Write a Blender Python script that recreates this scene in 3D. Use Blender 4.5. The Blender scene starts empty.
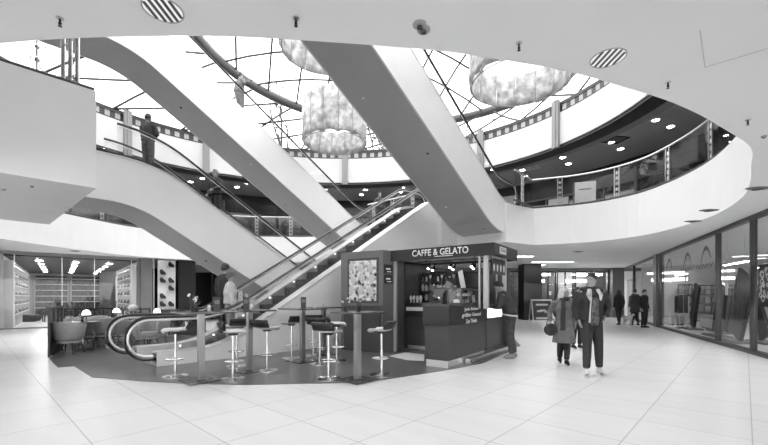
import bpy, bmesh, math, random
from mathutils import Vector, Matrix, Quaternion
R = random.Random(7)
PI = math.pi
sc = bpy.context.scene
COL = sc.collection
F = 389.0; HZ = 297.0; EYE = 1.4
ANG = math.radians(47.1)
U = Vector((math.cos(ANG), math.sin(ANG), 0)); T = Vector((-math.sin(ANG), math.cos(ANG), 0))

def G(px, py, z=0.0):                      # point at height z seen at (px, py)
    Y = F * (z - EYE) / (HZ - py)
    return Vector(((px - 384) / F * Y, Y, z))
def D(px, Y, z=0.0):
    return Vector(((px - 384) / F * Y, Y, z))
def L(s, t, z=0.0):                        # escalator frame: s along the escalators, t to the left of it
    return Vector((0, 0, z)) + U * s + T * t

# ---------------------------------------------------------------- materials
MATS = {}
def mat(name, col, rough=.5, metal=0.0, spec=.5, emit=0, noise=None, bump=0, alpha=None, trans=0, coat=0):
    if name in MATS: return MATS[name]
    m = bpy.data.materials.new(name); m.use_nodes = True; MATS[name] = m
    nt = m.node_tree; b = nt.nodes['Principled BSDF']
    c = (col, col, col, 1) if not isinstance(col, tuple) else (*col, 1)
    b.inputs['Base Color'].default_value = c
    b.inputs['Roughness'].default_value = rough; b.inputs['Metallic'].default_value = metal
    b.inputs['Specular IOR Level'].default_value = spec
    if coat: b.inputs['Coat Weight'].default_value = coat
    if emit: b.inputs['Emission Color'].default_value = (1, 1, 1, 1); b.inputs['Emission Strength'].default_value = emit
    if noise or bump:
        sca, amt = noise or (8, 0)
        tc = nt.nodes.new('ShaderNodeTexCoord'); n = nt.nodes.new('ShaderNodeTexNoise')
        n.inputs['Scale'].default_value = sca; n.inputs['Detail'].default_value = 5
        nt.links.new(tc.outputs['Object'], n.inputs['Vector'])
        if amt:
            r = nt.nodes.new('ShaderNodeMapRange')
            r.inputs['From Min'].default_value = .3; r.inputs['From Max'].default_value = .7
            r.inputs['To Min'].default_value = max(0, c[0] - amt); r.inputs['To Max'].default_value = min(1, c[0] + amt)
            nt.links.new(n.outputs['Fac'], r.inputs['Value']); nt.links.new(r.outputs['Result'], b.inputs['Base Color'])
        if bump:
            bp = nt.nodes.new('ShaderNodeBump'); bp.inputs['Strength'].default_value = bump; bp.inputs['Distance'].default_value = .02
            nt.links.new(n.outputs['Fac'], bp.inputs['Height']); nt.links.new(bp.outputs['Normal'], b.inputs['Normal'])
    return m
def glass_mat(name, tint=.95, gloss=.10, rough=.02, k=.6):
    m = bpy.data.materials.new(name); m.use_nodes = True; nt = m.node_tree; nt.nodes.clear(); MATS[name] = m
    o = nt.nodes.new('ShaderNodeOutputMaterial'); mx = nt.nodes.new('ShaderNodeMixShader')
    t = nt.nodes.new('ShaderNodeBsdfTransparent'); g = nt.nodes.new('ShaderNodeBsdfGlossy'); lw_ = nt.nodes.new('ShaderNodeLayerWeight'); lw_.inputs['Blend'].default_value = .5; fr = nt.nodes.new('ShaderNodeMath'); fr.operation = 'POWER'; fr.inputs[1].default_value = 4; nt.links.new(lw_.outputs['Facing'], fr.inputs[0])
    ml = nt.nodes.new('ShaderNodeMath'); ml.operation = 'MULTIPLY_ADD'; ml.inputs[1].default_value = k; ml.inputs[2].default_value = gloss * .3; ml.use_clamp = True
    t.inputs['Color'].default_value = (tint, tint, tint, 1); g.inputs['Roughness'].default_value = rough
    g.inputs['Color'].default_value = (.9, .9, .9, 1)
    nt.links.new(fr.outputs[0], ml.inputs[0]); nt.links.new(ml.outputs[0], mx.inputs[0])
    nt.links.new(t.outputs[0], mx.inputs[1]); nt.links.new(g.outputs[0], mx.inputs[2]); nt.links.new(mx.outputs[0], o.inputs[0])
    return m
WHITE = mat('white_paint', .80, .55, noise=(1.5, .015)); CEIL = mat('ceiling_paint', .86, .7, noise=(1.2, .012))
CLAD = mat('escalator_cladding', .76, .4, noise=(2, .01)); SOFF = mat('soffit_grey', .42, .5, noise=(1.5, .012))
DARKCEIL = mat('upper_ceiling_grey', .5, .6, noise=(1, .01)); GREYBAND = mat('grey_moulding', .32, .5)
BLACK = mat('black_paint', .012, .35); RUBBER = mat('handrail_rubber', .015, .35); DKGREY = mat('dark_grey', .045, .4)
STEEL = mat('brushed_steel', .62, .28, .95, noise=(30, .04)); ALU = mat('aluminium', .78, .3, .7); CHROME = mat('chrome', .8, .12, 1)
STEP = mat('step_metal', .05, .45, .5); BRONZE = mat('dark_frame', .035, .35, .3); MIDGREY = mat('mid_grey', .18, .5)
TABLE = mat('table_laminate', .05, .25, coat=.3); SEATW = mat('seat_white', .62, .35); SEATB = mat('seat_black', .02, .4)
RINGP = mat('ring_paint', .52, .6, noise=(1.5,.012)); GREYF = mat('grey_fabric', .32, .85, noise=(40, .03), bump=.2); WALLG = mat('kiosk_wall_grey', .13, .45, noise=(3, .01))
WOOD = mat('dark_wood', .045, .4); LAMP = mat('lamp_glow', 1, .5, emit=9); LITE = mat('lit_panel', .9, .5, emit=1.6); SHOPLIT = mat('shop_light', .9, .5, emit=4)
GLASS = glass_mat('clear_glass', .96, .06, k=.35); SHOPG = glass_mat('shopfront_glass', .9, .15, k=.3); ROOFG = glass_mat('roof_glass', .97, .0, k=.25)
DARKG = mat('dark_window', .02, .08, spec=.8)
PAPER = mat('paper_white', .8, .6); PLANT = mat('plant_leaf', .10, .6, noise=(20, .04)); LEATHER = mat('dark_leather', .02, .35)

# wood grain lines
def wood_lines(name, lo, hi, scale=26, axis='Z'):
    m = bpy.data.materials.new(name); m.use_nodes = True; nt = m.node_tree; b = nt.nodes['Principled BSDF']; MATS[name] = m
    tc = nt.nodes.new('ShaderNodeTexCoord'); w = nt.nodes.new('ShaderNodeTexWave'); w.bands_direction = axis
    w.inputs['Scale'].default_value = scale; w.inputs['Distortion'].default_value = 2.5; w.inputs['Detail'].default_value = 3
    r = nt.nodes.new('ShaderNodeMapRange'); r.inputs['To Min'].default_value = lo; r.inputs['To Max'].default_value = hi
    nt.links.new(tc.outputs['Object'], w.inputs['Vector']); nt.links.new(w.outputs['Fac'], r.inputs['Value']); nt.links.new(r.outputs['Result'], b.inputs['Base Color'])
    b.inputs['Roughness'].default_value = .4
    return m
COUNTERW = wood_lines('counter_wood', .035, .075, 14)

def translucent(name, col, tr, nz=0, sc_=2.2):
    m = mat(name, col, .8, noise=(sc_, nz) if nz else None, bump=.6 if nz else 0); nt = m.node_tree; o = nt.nodes['Material Output']; b = nt.nodes['Principled BSDF']
    t = nt.nodes.new('ShaderNodeBsdfTranslucent'); t.inputs[0].default_value = (tr, tr, tr, 1); mx = nt.nodes.new('ShaderNodeMixShader'); mx.inputs[0].default_value = .5
    if nz: 
        src = b.inputs['Base Color'].links[0].from_socket; nt.links.new(src, t.inputs[0])
    nt.links.new(b.outputs[0], mx.inputs[1]); nt.links.new(t.outputs[0], mx.inputs[2]); nt.links.new(mx.outputs[0], o.inputs[0]); return m
def floor_mat(name, c1, c2, joint, bw, rh, ox, oy, rough, mortar=.006, nz=.02):
    m = bpy.data.materials.new(name); m.use_nodes = True; nt = m.node_tree; b = nt.nodes['Principled BSDF']; MATS[name] = m
    tc = nt.nodes.new('ShaderNodeTexCoord'); mp = nt.nodes.new('ShaderNodeMapping'); mp.inputs['Location'].default_value = (ox, oy, 0)
    br = nt.nodes.new('ShaderNodeTexBrick'); br.offset = 0; br.squash = 1
    br.inputs['Color1'].default_value = (c1, c1, c1, 1); br.inputs['Color2'].default_value = (c2, c2, c2, 1); br.inputs['Mortar'].default_value = (joint, joint, joint, 1)
    br.inputs['Scale'].default_value = 1; br.inputs['Mortar Size'].default_value = mortar; br.inputs['Mortar Smooth'].default_value = .3
    br.inputs['Brick Width'].default_value = bw; br.inputs['Row Height'].default_value = rh
    n = nt.nodes.new('ShaderNodeTexNoise'); n.inputs['Scale'].default_value = 1.6; n.inputs['Detail'].default_value = 6
    mp2 = nt.nodes.new('ShaderNodeMapping'); mp2.inputs['Scale'].default_value = (3, .5, 1)
    mx = nt.nodes.new('ShaderNodeMix'); mx.data_type = 'RGBA'; mx.blend_type = 'MULTIPLY'; mx.inputs['Factor'].default_value = 1
    r = nt.nodes.new('ShaderNodeMapRange'); r.inputs['From Min'].default_value = .3; r.inputs['From Max'].default_value = .7
    r.inputs['To Min'].default_value = 1 - nz * 3; r.inputs['To Max'].default_value = 1
    nt.links.new(tc.outputs['Object'], mp.inputs[0]); nt.links.new(mp.outputs[0], br.inputs['Vector'])
    nt.links.new(tc.outputs['Object'], mp2.inputs[0]); nt.links.new(mp2.outputs[0], n.inputs['Vector']); nt.links.new(n.outputs['Fac'], r.inputs['Value'])
    nt.links.new(br.outputs['Color'], mx.inputs['A']); nt.links.new(r.outputs['Result'], mx.inputs['B'])
    nt.links.new(mx.outputs['Result'], b.inputs['Base Color'])
    b.inputs['Roughness'].default_value = rough; b.inputs['Specular IOR Level'].default_value = .45
    return m
TILE = floor_mat('floor_tiles', .735, .70, .40, .88, .93, -.82 + .88, .05 + .93 * 4, .32)
CAFE = floor_mat('cafe_floor_tiles', .105, .13, .06, .88, .93, -.4, .3, .3, nz=.08)

# ---------------------------------------------------------------- mesh builder
class MB:
    def __init__(s): s.v = []; s.f = []; s.mi = []
    def add(s, vs, fs, mi=0):
        n = len(s.v); s.v += [tuple(v) for v in vs]; s.f += [tuple(i + n for i in f) for f in fs]; s.mi += [mi] * len(fs); return s
    def box(s, x0, x1, y0, y1, z0, z1, M=None, mi=0):
        vs = [Vector(p) for p in ((x0,y0,z0),(x1,y0,z0),(x1,y1,z0),(x0,y1,z0),(x0,y0,z1),(x1,y0,z1),(x1,y1,z1),(x0,y1,z1))]
        if M is not None: vs = [M @ v for v in vs]
        return s.add(vs, [(0,3,2,1),(4,5,6,7),(0,1,5,4),(1,2,6,5),(2,3,7,6),(3,0,4,7)], mi)
    def cyl(s, c, r, h, n=20, r2=None, mi=0):
        return s.lathe([(r, 0), (r if r2 is None else r2, h)], c, n, mi)
    def lathe(s, prof, c=(0,0,0), n=20, mi=0, cap=True, sx=1, sy=1):
        vs = []; fs = []
        for r, z in prof:
            for i in range(n):
                a = 2*PI*i/n; vs.append((c[0]+r*math.cos(a)*sx, c[1]+r*math.sin(a)*sy, c[2]+z))
        for k in range(len(prof)-1):
            for i in range(n):
                j = (i+1) % n; fs.append((k*n+i, k*n+j, (k+1)*n+j, (k+1)*n+i))
        if cap:
            fs.append(tuple(range(n-1, -1, -1))); m = (len(prof)-1)*n; fs.append(tuple(m+i for i in range(n)))
        return s.add(vs, fs, mi)
    def loft(s, pts, rad, n=12, side=None, cap=True, closed=False, mi=0):
        pts = [Vector(p) for p in pts]; k = len(pts)
        if not isinstance(rad, list): rad = [rad]*k
        vs = []; fs = []; prev = None
        for i, p in enumerate(pts):
            if closed: d = pts[(i+1) % k] - pts[i-1]
            else: d = pts[min(i+1, k-1)] - pts[max(i-1, 0)]
            d.normalize()
            ref = Vector(side) if side is not None else (prev if prev is not None else (Vector((0,0,1)) if abs(d.z) < .9 else Vector((1,0,0))))
            x = ref - d*ref.dot(d)
            if x.length < 1e-4: x = Vector((0,1,0)) - d*d.y
            x.normalize(); y = d.cross(x); prev = x
            r = rad[i]; rx, ry = r if isinstance(r, (list, tuple)) else (r, r)
            for j in range(n):
                a = 2*PI*j/n; vs.append(p + x*(rx*math.cos(a)) + y*(ry*math.sin(a)))
        m = k if closed else k-1
        for i in range(m):
            i2 = (i+1) % k
            for j in range(n):
                j2 = (j+1) % n; fs.append((i*n+j, i*n+j2, i2*n+j2, i2*n+j))
        if cap and not closed:
            fs.append(tuple(range(n-1, -1, -1))); fs.append(tuple((k-1)*n+i for i in range(n)))
        return s.add(vs, fs, mi)
    def ell(s, c, r, n=14, m=9, M=None, mi=0):
        vs = []; fs = []; rx, ry, rz = r if isinstance(r, (list, tuple)) else (r, r, r)
        for i in range(m+1):
            th = PI*i/m
            for j in range(n):
                a = 2*PI*j/n; v = Vector((rx*math.sin(th)*math.cos(a), ry*math.sin(th)*math.sin(a), rz*math.cos(th)))
                if M is not None: v = M @ v
                vs.append(v + Vector(c))
        for i in range(m):
            for j in range(n):
                j2 = (j+1) % n; fs.append((i*n+j, (i+1)*n+j, (i+1)*n+j2, i*n+j2))
        return s.add(vs, fs, mi)
    def prism(s, poly, z0, z1, mi=0):
        n = len(poly)
        vs = [(p[0], p[1], z0) for p in poly] + [(p[0], p[1], z1) for p in poly]
        fs = [tuple(range(n-1, -1, -1)), tuple(range(n, 2*n))] + [(i, (i+1) % n, n+(i+1) % n, n+i) for i in range(n)]
        return s.add(vs, fs, mi)
    def extr(s, poly, y0, y1, mi=0):          # poly in (x, z), extruded along y
        n = len(poly)
        vs = [(p[0], y0, p[1]) for p in poly] + [(p[0], y1, p[1]) for p in poly]
        fs = [tuple(range(n)), tuple(range(2*n-1, n-1, -1))] + [(i, n+i, n+(i+1) % n, (i+1) % n) for i in range(n)]
        return s.add(vs, fs, mi)
    def build(s, name, m, parent=None, smooth=True, ang=.55, mats=None, merge=True):
        me = bpy.data.meshes.new(name); me.from_pydata(s.v, [], s.f)
        for mm in ([m] if m else []) + (mats or []): me.materials.append(mm)
        for p, i in zip(me.polygons, s.mi): p.material_index = i
        bm = bmesh.new(); bm.from_mesh(me)
        if merge: bmesh.ops.remove_doubles(bm, verts=bm.verts, dist=1e-5)
        bmesh.ops.recalc_face_normals(bm, faces=bm.faces); bm.to_mesh(me); bm.free()
        if smooth and me.polygons:
            me.polygons.foreach_set('use_smooth', [True]*len(me.polygons)); me.set_sharp_from_angle(angle=ang)
        o = bpy.data.objects.new(name, me); COL.objects.link(o)
        if parent: o.parent = parent
        return o
def empty(name, loc=(0,0,0), rz=0.0, label=None, cat=None, group=None):
    o = bpy.data.objects.new(name, None); COL.objects.link(o); o.location = loc; o.rotation_euler = (0, 0, rz); o.empty_display_size = .2
    return tag(o, label, cat, group)
def tag(o, label=None, cat=None, group=None, kind=None):
    if label: o['label'] = label
    if cat: o['category'] = cat
    if group: o['group'] = group
    if kind: o['kind'] = kind
    return o
def S(o): o['kind'] = 'structure'; return o
KIDS = {}
def dup(root, loc=None, rz=None, label=None, group=None, scale=None):
    r = root.copy(); COL.objects.link(r)
    if loc is not None: r.location = loc
    if rz is not None: r.rotation_euler = (0, 0, rz)
    if scale is not None: r.scale = (scale,)*3
    if label: r['label'] = label
    if group: r['group'] = group
    def rec(a, b):
        for ch in [o for o in ALL(a)]:
            c = ch.copy(); COL.objects.link(c); c.parent = b; rec(ch, c)
    rec(root, r)
    return r
def ALL(a): return list(a.children)
def RZ(a): return Matrix.Rotation(a, 4, 'Z')
def crv(pts, n=6, closed=False):             # Catmull-Rom through 2D / 3D points
    P = [Vector(p) for p in pts]; out = []; k = len(P)
    for i in range(k if closed else k-1):
        if closed: a, b, c, d = P[i-1], P[i], P[(i+1) % k], P[(i+2) % k]
        else: a, b, c, d = P[max(i-1, 0)], P[i], P[i+1], P[min(i+2, k-1)]
        for j in range(n):
            t = j/n; out.append(.5*((2*b)+(c-a)*t+(2*a-5*b+4*c-d)*t*t+(3*b-a-3*c+d)*t**3))
    if not closed: out.append(P[-1])
    return out
def fillet(pts, r, n=6):
    out = [Vector(pts[0])]
    for i in range(1, len(pts)-1):
        a, b, c = Vector(pts[i-1]), Vector(pts[i]), Vector(pts[i+1])
        d1 = (a-b); d2 = (c-b); q = min(r, d1.length*.48, d2.length*.48); p0 = b+d1.normalized()*q; p2 = b+d2.normalized()*q
        for j in range(n+1):
            t = j/n; out.append(p0*(1-t)**2+b*2*t*(1-t)+p2*t*t)
    out.append(Vector(pts[-1])); return out
def slab(name, outer, hole, z0, z1, mats, upz=None):
    bm = bmesh.new()
    def loop(poly):
        vs = [bm.verts.new((p[0], p[1], z0)) for p in poly]
        return [bm.edges.new((vs[i], vs[(i+1) % len(vs)])) for i in range(len(vs))]
    es = loop(outer) + (loop(hole) if hole else [])
    r = bmesh.ops.triangle_fill(bm, use_beauty=True, use_dissolve=False, edges=es)
    fs = [g for g in r['geom'] if isinstance(g, bmesh.types.BMFace)]
    e = bmesh.ops.extrude_face_region(bm, geom=fs, use_keep_orig=True)
    bmesh.ops.translate(bm, verts=[v for v in e['geom'] if isinstance(v, bmesh.types.BMVert)], vec=(0, 0, z1-z0))
    bmesh.ops.recalc_face_normals(bm, faces=bm.faces)
    for f in bm.faces:
        f.material_index = 0 if f.normal.z < -.5 else (2 if f.normal.z > .5 else 1)
    me = bpy.data.meshes.new(name); bm.to_mesh(me); bm.free()
    for m in mats: me.materials.append(m)
    o = bpy.data.objects.new(name, me); COL.objects.link(o); return o
def ribbon(poly, z0, z1, th, closed=False):  # upright wall of thickness th on the left of the polyline
    P = [Vector((p[0], p[1])) for p in poly]; k = len(P); off = []
    for i in range(k):
        a = P[i-1] if (closed or i) else P[i]; b = P[(i+1) % k] if (closed or i < k-1) else P[i]
        d = (b-a).normalized(); off.append(P[i]+Vector((-d.y, d.x))*th)
    m = MB(); vs = []
    for p, q in zip(P, off): vs += [(p.x,p.y,z0),(p.x,p.y,z1),(q.x,q.y,z1),(q.x,q.y,z0)]
    fs = []
    for i in range(k if closed else k-1):
        a = 4*i; b = 4*((i+1) % k)
        for j in range(4): fs.append((a+j, a+(j+1) % 4, b+(j+1) % 4, b+j))
    if not closed: fs += [(0,1,2,3), (4*k-1, 4*k-2, 4*k-3, 4*k-4)]
    return m.add(vs, fs)
def text(name, s, size, m, parent, M, ext=.004, align='CENTER'):
    c = bpy.data.curves.new(name, 'FONT'); c.body = s; c.size = size; c.extrude = ext; c.align_x = align; c.align_y = 'CENTER'; c.resolution_u = 3
    o = bpy.data.objects.new(name, c); COL.objects.link(o)
    dg = bpy.context.evaluated_depsgraph_get(); me = bpy.data.meshes.new_from_object(o.evaluated_get(dg)); bpy.data.objects.remove(o)
    me.transform(M); me.materials.clear(); me.materials.append(m)
    o = bpy.data.objects.new(name, me); COL.objects.link(o)
    if parent: o.parent = parent
    return o
# ================================================================ SETTING
Z1 = 3.4; F1 = 4.8; Z2 = 8.6; F2 = 10.1; STRIP = 10.55
fl = MB().box(-45, 45, -45, 45, -.2, 0).build('floor', TILE); fl.rotation_euler.z = ANG; S(fl)
# hole in the first-floor slab
near = [(-7.95,4.38),(-6.5,3.75),(-4.8,3.3),(-3.04,3.07),(-2.29,3.0),(-1.41,2.98),(-.65,3.03),(.37,3.15),(1.115,3.31),(1.77,3.5),(2.66,3.86),(3.27,4.16),(4.0,4.6),(4.9,5.2),(5.57,5.9),(6.4,6.8),(7.15,7.75),(7.8,8.9),(8.25,10.1),(8.45,11.5),(8.35,12.8),(7.7,13.9),(6.9,14.5)]
far = [(-2.9,21.9),(-5.2,22.0),(-8,21.7),(-10.4,20.8),(-12.1,19.1),(-12.8,16.9),(-13.1,15),(-13.1,13.2),(-12.8,10.9),(-12.3,9.4),(-11.6,8.1)]
A_ = Vector((5.75,14.95)); B_ = Vector((4.45,13.55))
def l2(s, t): p = L(s, t); return Vector((p.x, p.y))
nearC = [Vector((p[0], p[1])) for p in crv([(*p, 0) for p in near], 4)]
farC = [Vector((p[0], p[1])) for p in crv([(*p, 0) for p in far], 4)]
mid = [A_, l2(13.35,6.35), l2(13.35,8.4), l2(12.2,8.4), l2(12.2,10.45), l2(13.35,10.45), l2(13.35,13.7), l2(13.35,15.65)]
left = [Vector((-9.25,10.75)), Vector((-5.29,7.15))]
hole = nearC + mid + farC + left
c = slab('ceiling', [(-40,-14),(32,-14),(32,46),(-40,46)], hole, Z1, F1, [CEIL, WHITE, MIDGREY]); S(c)
# closed parapet of the left walkway
par = MB()
par.add(*(lambda m: (m.v, m.f))(ribbon([L(-2.3,8.78)[:2], L(1.64,8.78)[:2], L(1.64,14.0)[:2]], F1-.02, 5.2, .12)))
S(par.build('wall_walkway', WHITE))
S(MB().add(*(lambda m: (m.v, m.f))(ribbon([(-7.95+.02,4.38),(-7.0,3.95),(-5.5,3.45)], F1, 5.2, .1))).build('wall_walkway_return', WHITE))
# upper ring
E2C = Vector((-2.63, 14.0)); EA, EB = 12.0, 10.5
def ell2(k=0.0, n=96, c=E2C, a=EA, b=EB): return [Vector((c.x+(a+k)*math.cos(2*PI*i/n), c.y+(b+k)*math.sin(2*PI*i/n))) for i in range(n)]
c = slab('ceiling_upper', [(-24,-4),(20,-4),(20,33),(-24,33)], ell2(.35), Z2+.25, Z2+.5, [DARKCEIL, WHITE, MIDGREY]); S(c)
def ring_mesh(k0, k1, z0, z1):
    a, b = ell2(k0), ell2(k1); n = len(a); vs = []
    for p, q in zip(a, b): vs += [(p.x,p.y,z0),(p.x,p.y,z1),(q.x,q.y,z1),(q.x,q.y,z0)]
    fs = []
    for i in range(n):
        u = 4*i; w = 4*((i+1) % n)
        for j in range(4): fs.append((u+j, u+(j+1) % 4, w+(j+1) % 4, w+j))
    return MB().add(vs, fs)
S(ring_mesh(0, .4, Z2, F2).build('wall_upper_ring', RINGP))
S(ring_mesh(.1, .9, Z2-.10, Z2).build('trim_1', DKGREY))
S(ring_mesh(.45, 1.5, Z2-.02, Z2+.2).build('trim_2', GREYBAND))
S(ring_mesh(1.45, 1.6, Z2+.05, Z2+.26).build('trim_3', DKGREY))
# strip balustrade: two rails with light and dark blocks
st = empty('trim_4'); S(st)
ring_mesh(.02, .10, F2, F2+.07).build('lower_rail', BLACK, st); ring_mesh(.02, .10, STRIP-.09, STRIP).build('upper_rail', BLACK, st)
m = MB(); nb = 150
for i in range(nb):
    a0 = 2*PI*i/nb; a1 = a0+2*PI/nb*.5; k = .05
    q = [(E2C.x+(EA+r)*math.cos(a), E2C.y+(EB+r)*math.sin(a)) for r, a in ((k,a0),(k,a1),(k+.03,a1),(k+.03,a0))]
    m.prism(q, F2+.07, STRIP-.09)
m.build('baluster_block', BLACK, st); st.children[-1]['kind'] = 'stuff'
ring_mesh(.06, .075, F2+.07, STRIP-.09).build('baluster_glass', GREYBAND, st)
# light grey pilasters on the white ring
for i, px in enumerate((127, 206, 345, 481, 557, 60)):
    a = (px-384)/F
    # hit far side of ellipse along ray x = a*y
    A = (a*a)/EA**2+1/EB**2; Bq = -2*(a*E2C.x/EA**2+E2C.y/EB**2); Cq = E2C.x**2/EA**2+E2C.y**2/EB**2-1
    y = (-Bq+math.sqrt(Bq*Bq-4*A*Cq))/(2*A); x = a*y
    e = math.atan2((y-E2C.y)/EB, (x-E2C.x)/EA); nrm = math.atan2(math.sin(e)/EB, math.cos(e)/EA)
    M = Matrix.Translation((x, y, 0)) @ RZ(nrm)
    p = empty('trim_%d' % (5+i)); S(p); p.matrix_world = M
    MB().box(-.16, -.0, -.17, .17, Z2-.15, STRIP+.15).box(-.2, -.16, -.05, .05, Z2-.15, STRIP+.15).build('pilaster', mat('pilaster_grey', .22, .5), p)
# first floor outer wall: ring of shopfronts
def pt(k, a, c=E2C): return Vector((c.x+(EA+k)*math.cos(a), c.y+(EB+k)*math.sin(a), 0))
wallU = ring_mesh(5.6, 5.8, F1, Z2+.3); S(wallU.build('wall_upper_gallery', DKGREY))
rs = random.Random(3)
NB = 30
for i in range(NB):
    a0 = 2*PI*i/NB; a1 = 2*PI*(i+1)/NB
    if not (-.35 < a0 < 3.5) : continue
    p0, p1 = pt(5.45, a0), pt(5.45, a1); d = (p1-p0); w = d.length
    root = empty('gallery_shopfront', (p1.x, p1.y, F1), math.atan2(-d.y, -d.x), 'dark glazed shopfront bay on the upper gallery behind the railing', 'shopfront', 'shopfront bays along the upper gallery')
    kind = rs.choice((0, 0, 1, 2))
    pale = .62 < a0 < 1.2 and i % 2 == 0
    m = MB().box(.02, .12, -.05, .05, 0, 3.5).box(w-.12, w-.02, -.05, .05, 0, 3.5).box(.12, w-.12, -.05, .05, 2.75, 2.85).box(w/2-.03, w/2+.03, -.05, .05, 0, 2.75)
    m.build('frame', MIDGREY if kind else BRONZE, root)
    MB().box(.12, w-.12, -.01, .01, 0, 2.75).build('window_glass', DARKG, root)
    MB().box(.12, w-.12, -.06, .02, 2.86, 3.4).build('sign_band', WHITE if pale else [BRONZE, MIDGREY, DKGREY][kind], root)
    if kind == 2: MB().box(w*.55, w*.9, -.09, -.06, 2.2, 2.7).build('poster', PAPER, root)
    if kind == 1:
        m = MB()
        for z in (.7, 1.3, 1.9): m.box(.2, w/2-.1, -.30, -.06, z, z+.05)
        m.build('display_shelf', SEATW, root)
# downlights in the gallery ceiling
dl = None
def downlight(loc, lab, grp, r=.13):
    global dl
    if dl is None:
        dl = empty('downlight', loc, 0, lab, 'ceiling light', grp)
        MB().lathe([(.17, 0), (.17, -.02), (.14, -.025), (.13, 0)], n=20).build('trim_ring', WHITE, dl)
        MB().cyl((0,0,-.012), .13, .01, 20).build('lamp_disc', mat('gallery_lamp', 1, .5, emit=14), dl)
        return dl
    return dup(dl, loc, None, lab, grp)
NL = 34
for i in range(NL):
    a = 2*PI*i/NL
    if not (-.45 < a < 3.3 or a > 5.8): continue
    for k in (2.3, 3.5):
        p = pt(k + (.0 if i % 2 else .25), a + (.03 if k > 3 else 0)); downlight((p.x, p.y, Z2+.249), 'round lit downlight in the grey ceiling of the upper gallery', 'downlights above the upper gallery')
def vent(px, py, rot, n, m_, lab):
    p = G(px, py, Z2+.25); e = empty('ceiling_vent', p, rot, lab, 'vent')
    m = MB().box(-.75, .75, -.4, -.36, -.03, 0).box(-.75, .75, .36, .4, -.03, 0).box(-.75, -.71, -.4, .4, -.03, 0).box(.71, .75, -.4, .4, -.03, 0); m.build('frame', m_, e)
    for i in range(n):
        x = -.7+1.4*(i+.5)/n; MB().box(x-.03, x+.03, -.36, .36, -.025, -.01).build('vane', m_, e)
vent(610, 139, .2, 9, BLACK, 'black slatted vent in the grey upper gallery ceiling')
vent(529, 166, .9, 4, PAPER, 'white slatted vent in the grey upper gallery ceiling')
# railing of the first floor
def railing(poly, name, lab, posts, par_every=1.9):
    cum = 0; root = empty(name, (poly[0].x, poly[0].y, F1), 0, lab, 'railing')
    o = Vector((poly[0].x, poly[0].y, F1)); P = [Vector((p.x, p.y, F1))-o for p in poly]
    MB().loft([p+Vector((0,0,1.12)) for p in P], .032, 8).build('handrail', STEEL, root)
    MB().loft([p+Vector((0,0,.05)) for p in P], (.05,.04), 6).build('base_rail', DKGREY, root)
    gm = MB()
    for a, b in zip(P[:-1], P[1:]):
        gm.add([a+Vector((0,0,.1)), b+Vector((0,0,.1)), b+Vector((0,0,1.05)), a+Vector((0,0,1.05))], [(0,1,2,3)])
    sol = gm.build('glass_panel', GLASS, root, smooth=False); md = sol.modifiers.new('t', 'SOLIDIFY'); md.thickness = .012
    d = 0; nxt = .15
    for a, b in zip(P[:-1], P[1:]):
        seg = (b-a).length
        while nxt <= d+seg:
            p = a+(b-a)*((nxt-d)/seg); dr = (b-a).normalized()
            m = MB(); ang = math.atan2(dr.y, dr.x); M = Matrix.Translation(p) @ RZ(ang)
            m.box(-.09, -.06, -.02, .02, 0, 1.1, M).box(.06, .09, -.02, .02, 0, 1.1, M)
            for k in range(5):
                z = .16+k*.19
                m.add([M @ Vector(q) for q in ((-.06,0,z),(0,-.015,z+.07),(.06,0,z),(0,.015,z-.07),(0,.015,z+.07),(0,-.015,z-.07))], [(0,1,4),(1,2,4),(0,5,1),(1,5,2),(0,4,3),(3,4,2),(0,3,5),(5,3,2)])
            m.build('post', STEEL, root); nxt += par_every
        d += seg
    return root
inset = .08
def offset(poly, th):
    out = []
    for i, p in enumerate(poly):
        a = poly[max(i-1, 0)]; b = poly[min(i+1, len(poly)-1)]; d = (b-a).normalized(); out.append(p-Vector((-d.y, d.x))*th)
    return out
i0 = 44
railing(offset(nearC[i0:]+[A_, B_+Vector((.25,.22))], .08), 'curved_railing', 'curved steel and glass railing with ornate posts above the white fascia at the landing', 1)
fi = [p for p in farC[:34]]
railing(offset([l2(13.35,15.75)]+fi, .08), 'curved_railing', 'steel and glass railing along the far edge of the upper floor behind the escalators', 1)
railing([l2(13.42,10.6), l2(13.42,13.55)], 'landing_railing', 'short steel and glass railing on the landing between the escalator heads', 1, 1.2)
lw = MB().loft([L(-2.3,8.83,5.24), L(1.6,8.83,5.24), L(1.6,13.9,5.24)], .035, 8).build('coping_rail', DKGREY); tag(lw, 'thin dark rail along the top of the white walkway box', 'rail')
# tall mast at left walkway
m = MB()
for dx in (-.13, 0, .13): m.cyl((dx, 0, 0), .035, 5.6, 10)
for k in range(16):
    z = .2+k*.33; m.loft([(-.13,0,z),(.13,0,z+.17)], .012, 6)
p = L(1.3, 9.0, 5.1); e = m.build('steel_mast', STEEL); e.location = p; tag(e, 'cluster of slim steel tubes rising from the white walkway box', 'mast')

m = MB().cyl((0,0,0), .02, 5.6, 8)
for k in range(24): m.ell((0,0,.2+k*.22), (.04,.04,.05), 8, 5)
e = m.build('cable_mast', STEEL); e.location = L(.85, 9.0, 5.1); tag(e, 'slim beaded steel cable beside the cluster of tubes on the walkway box', 'mast')
e = MB().cyl((0,0,0), .02, 5.6, 8).build('steel_post', STEEL); e.location = L(-.25, 9.0, 5.1); tag(e, 'single thin steel post at the outer end of the walkway box', 'post')
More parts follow.
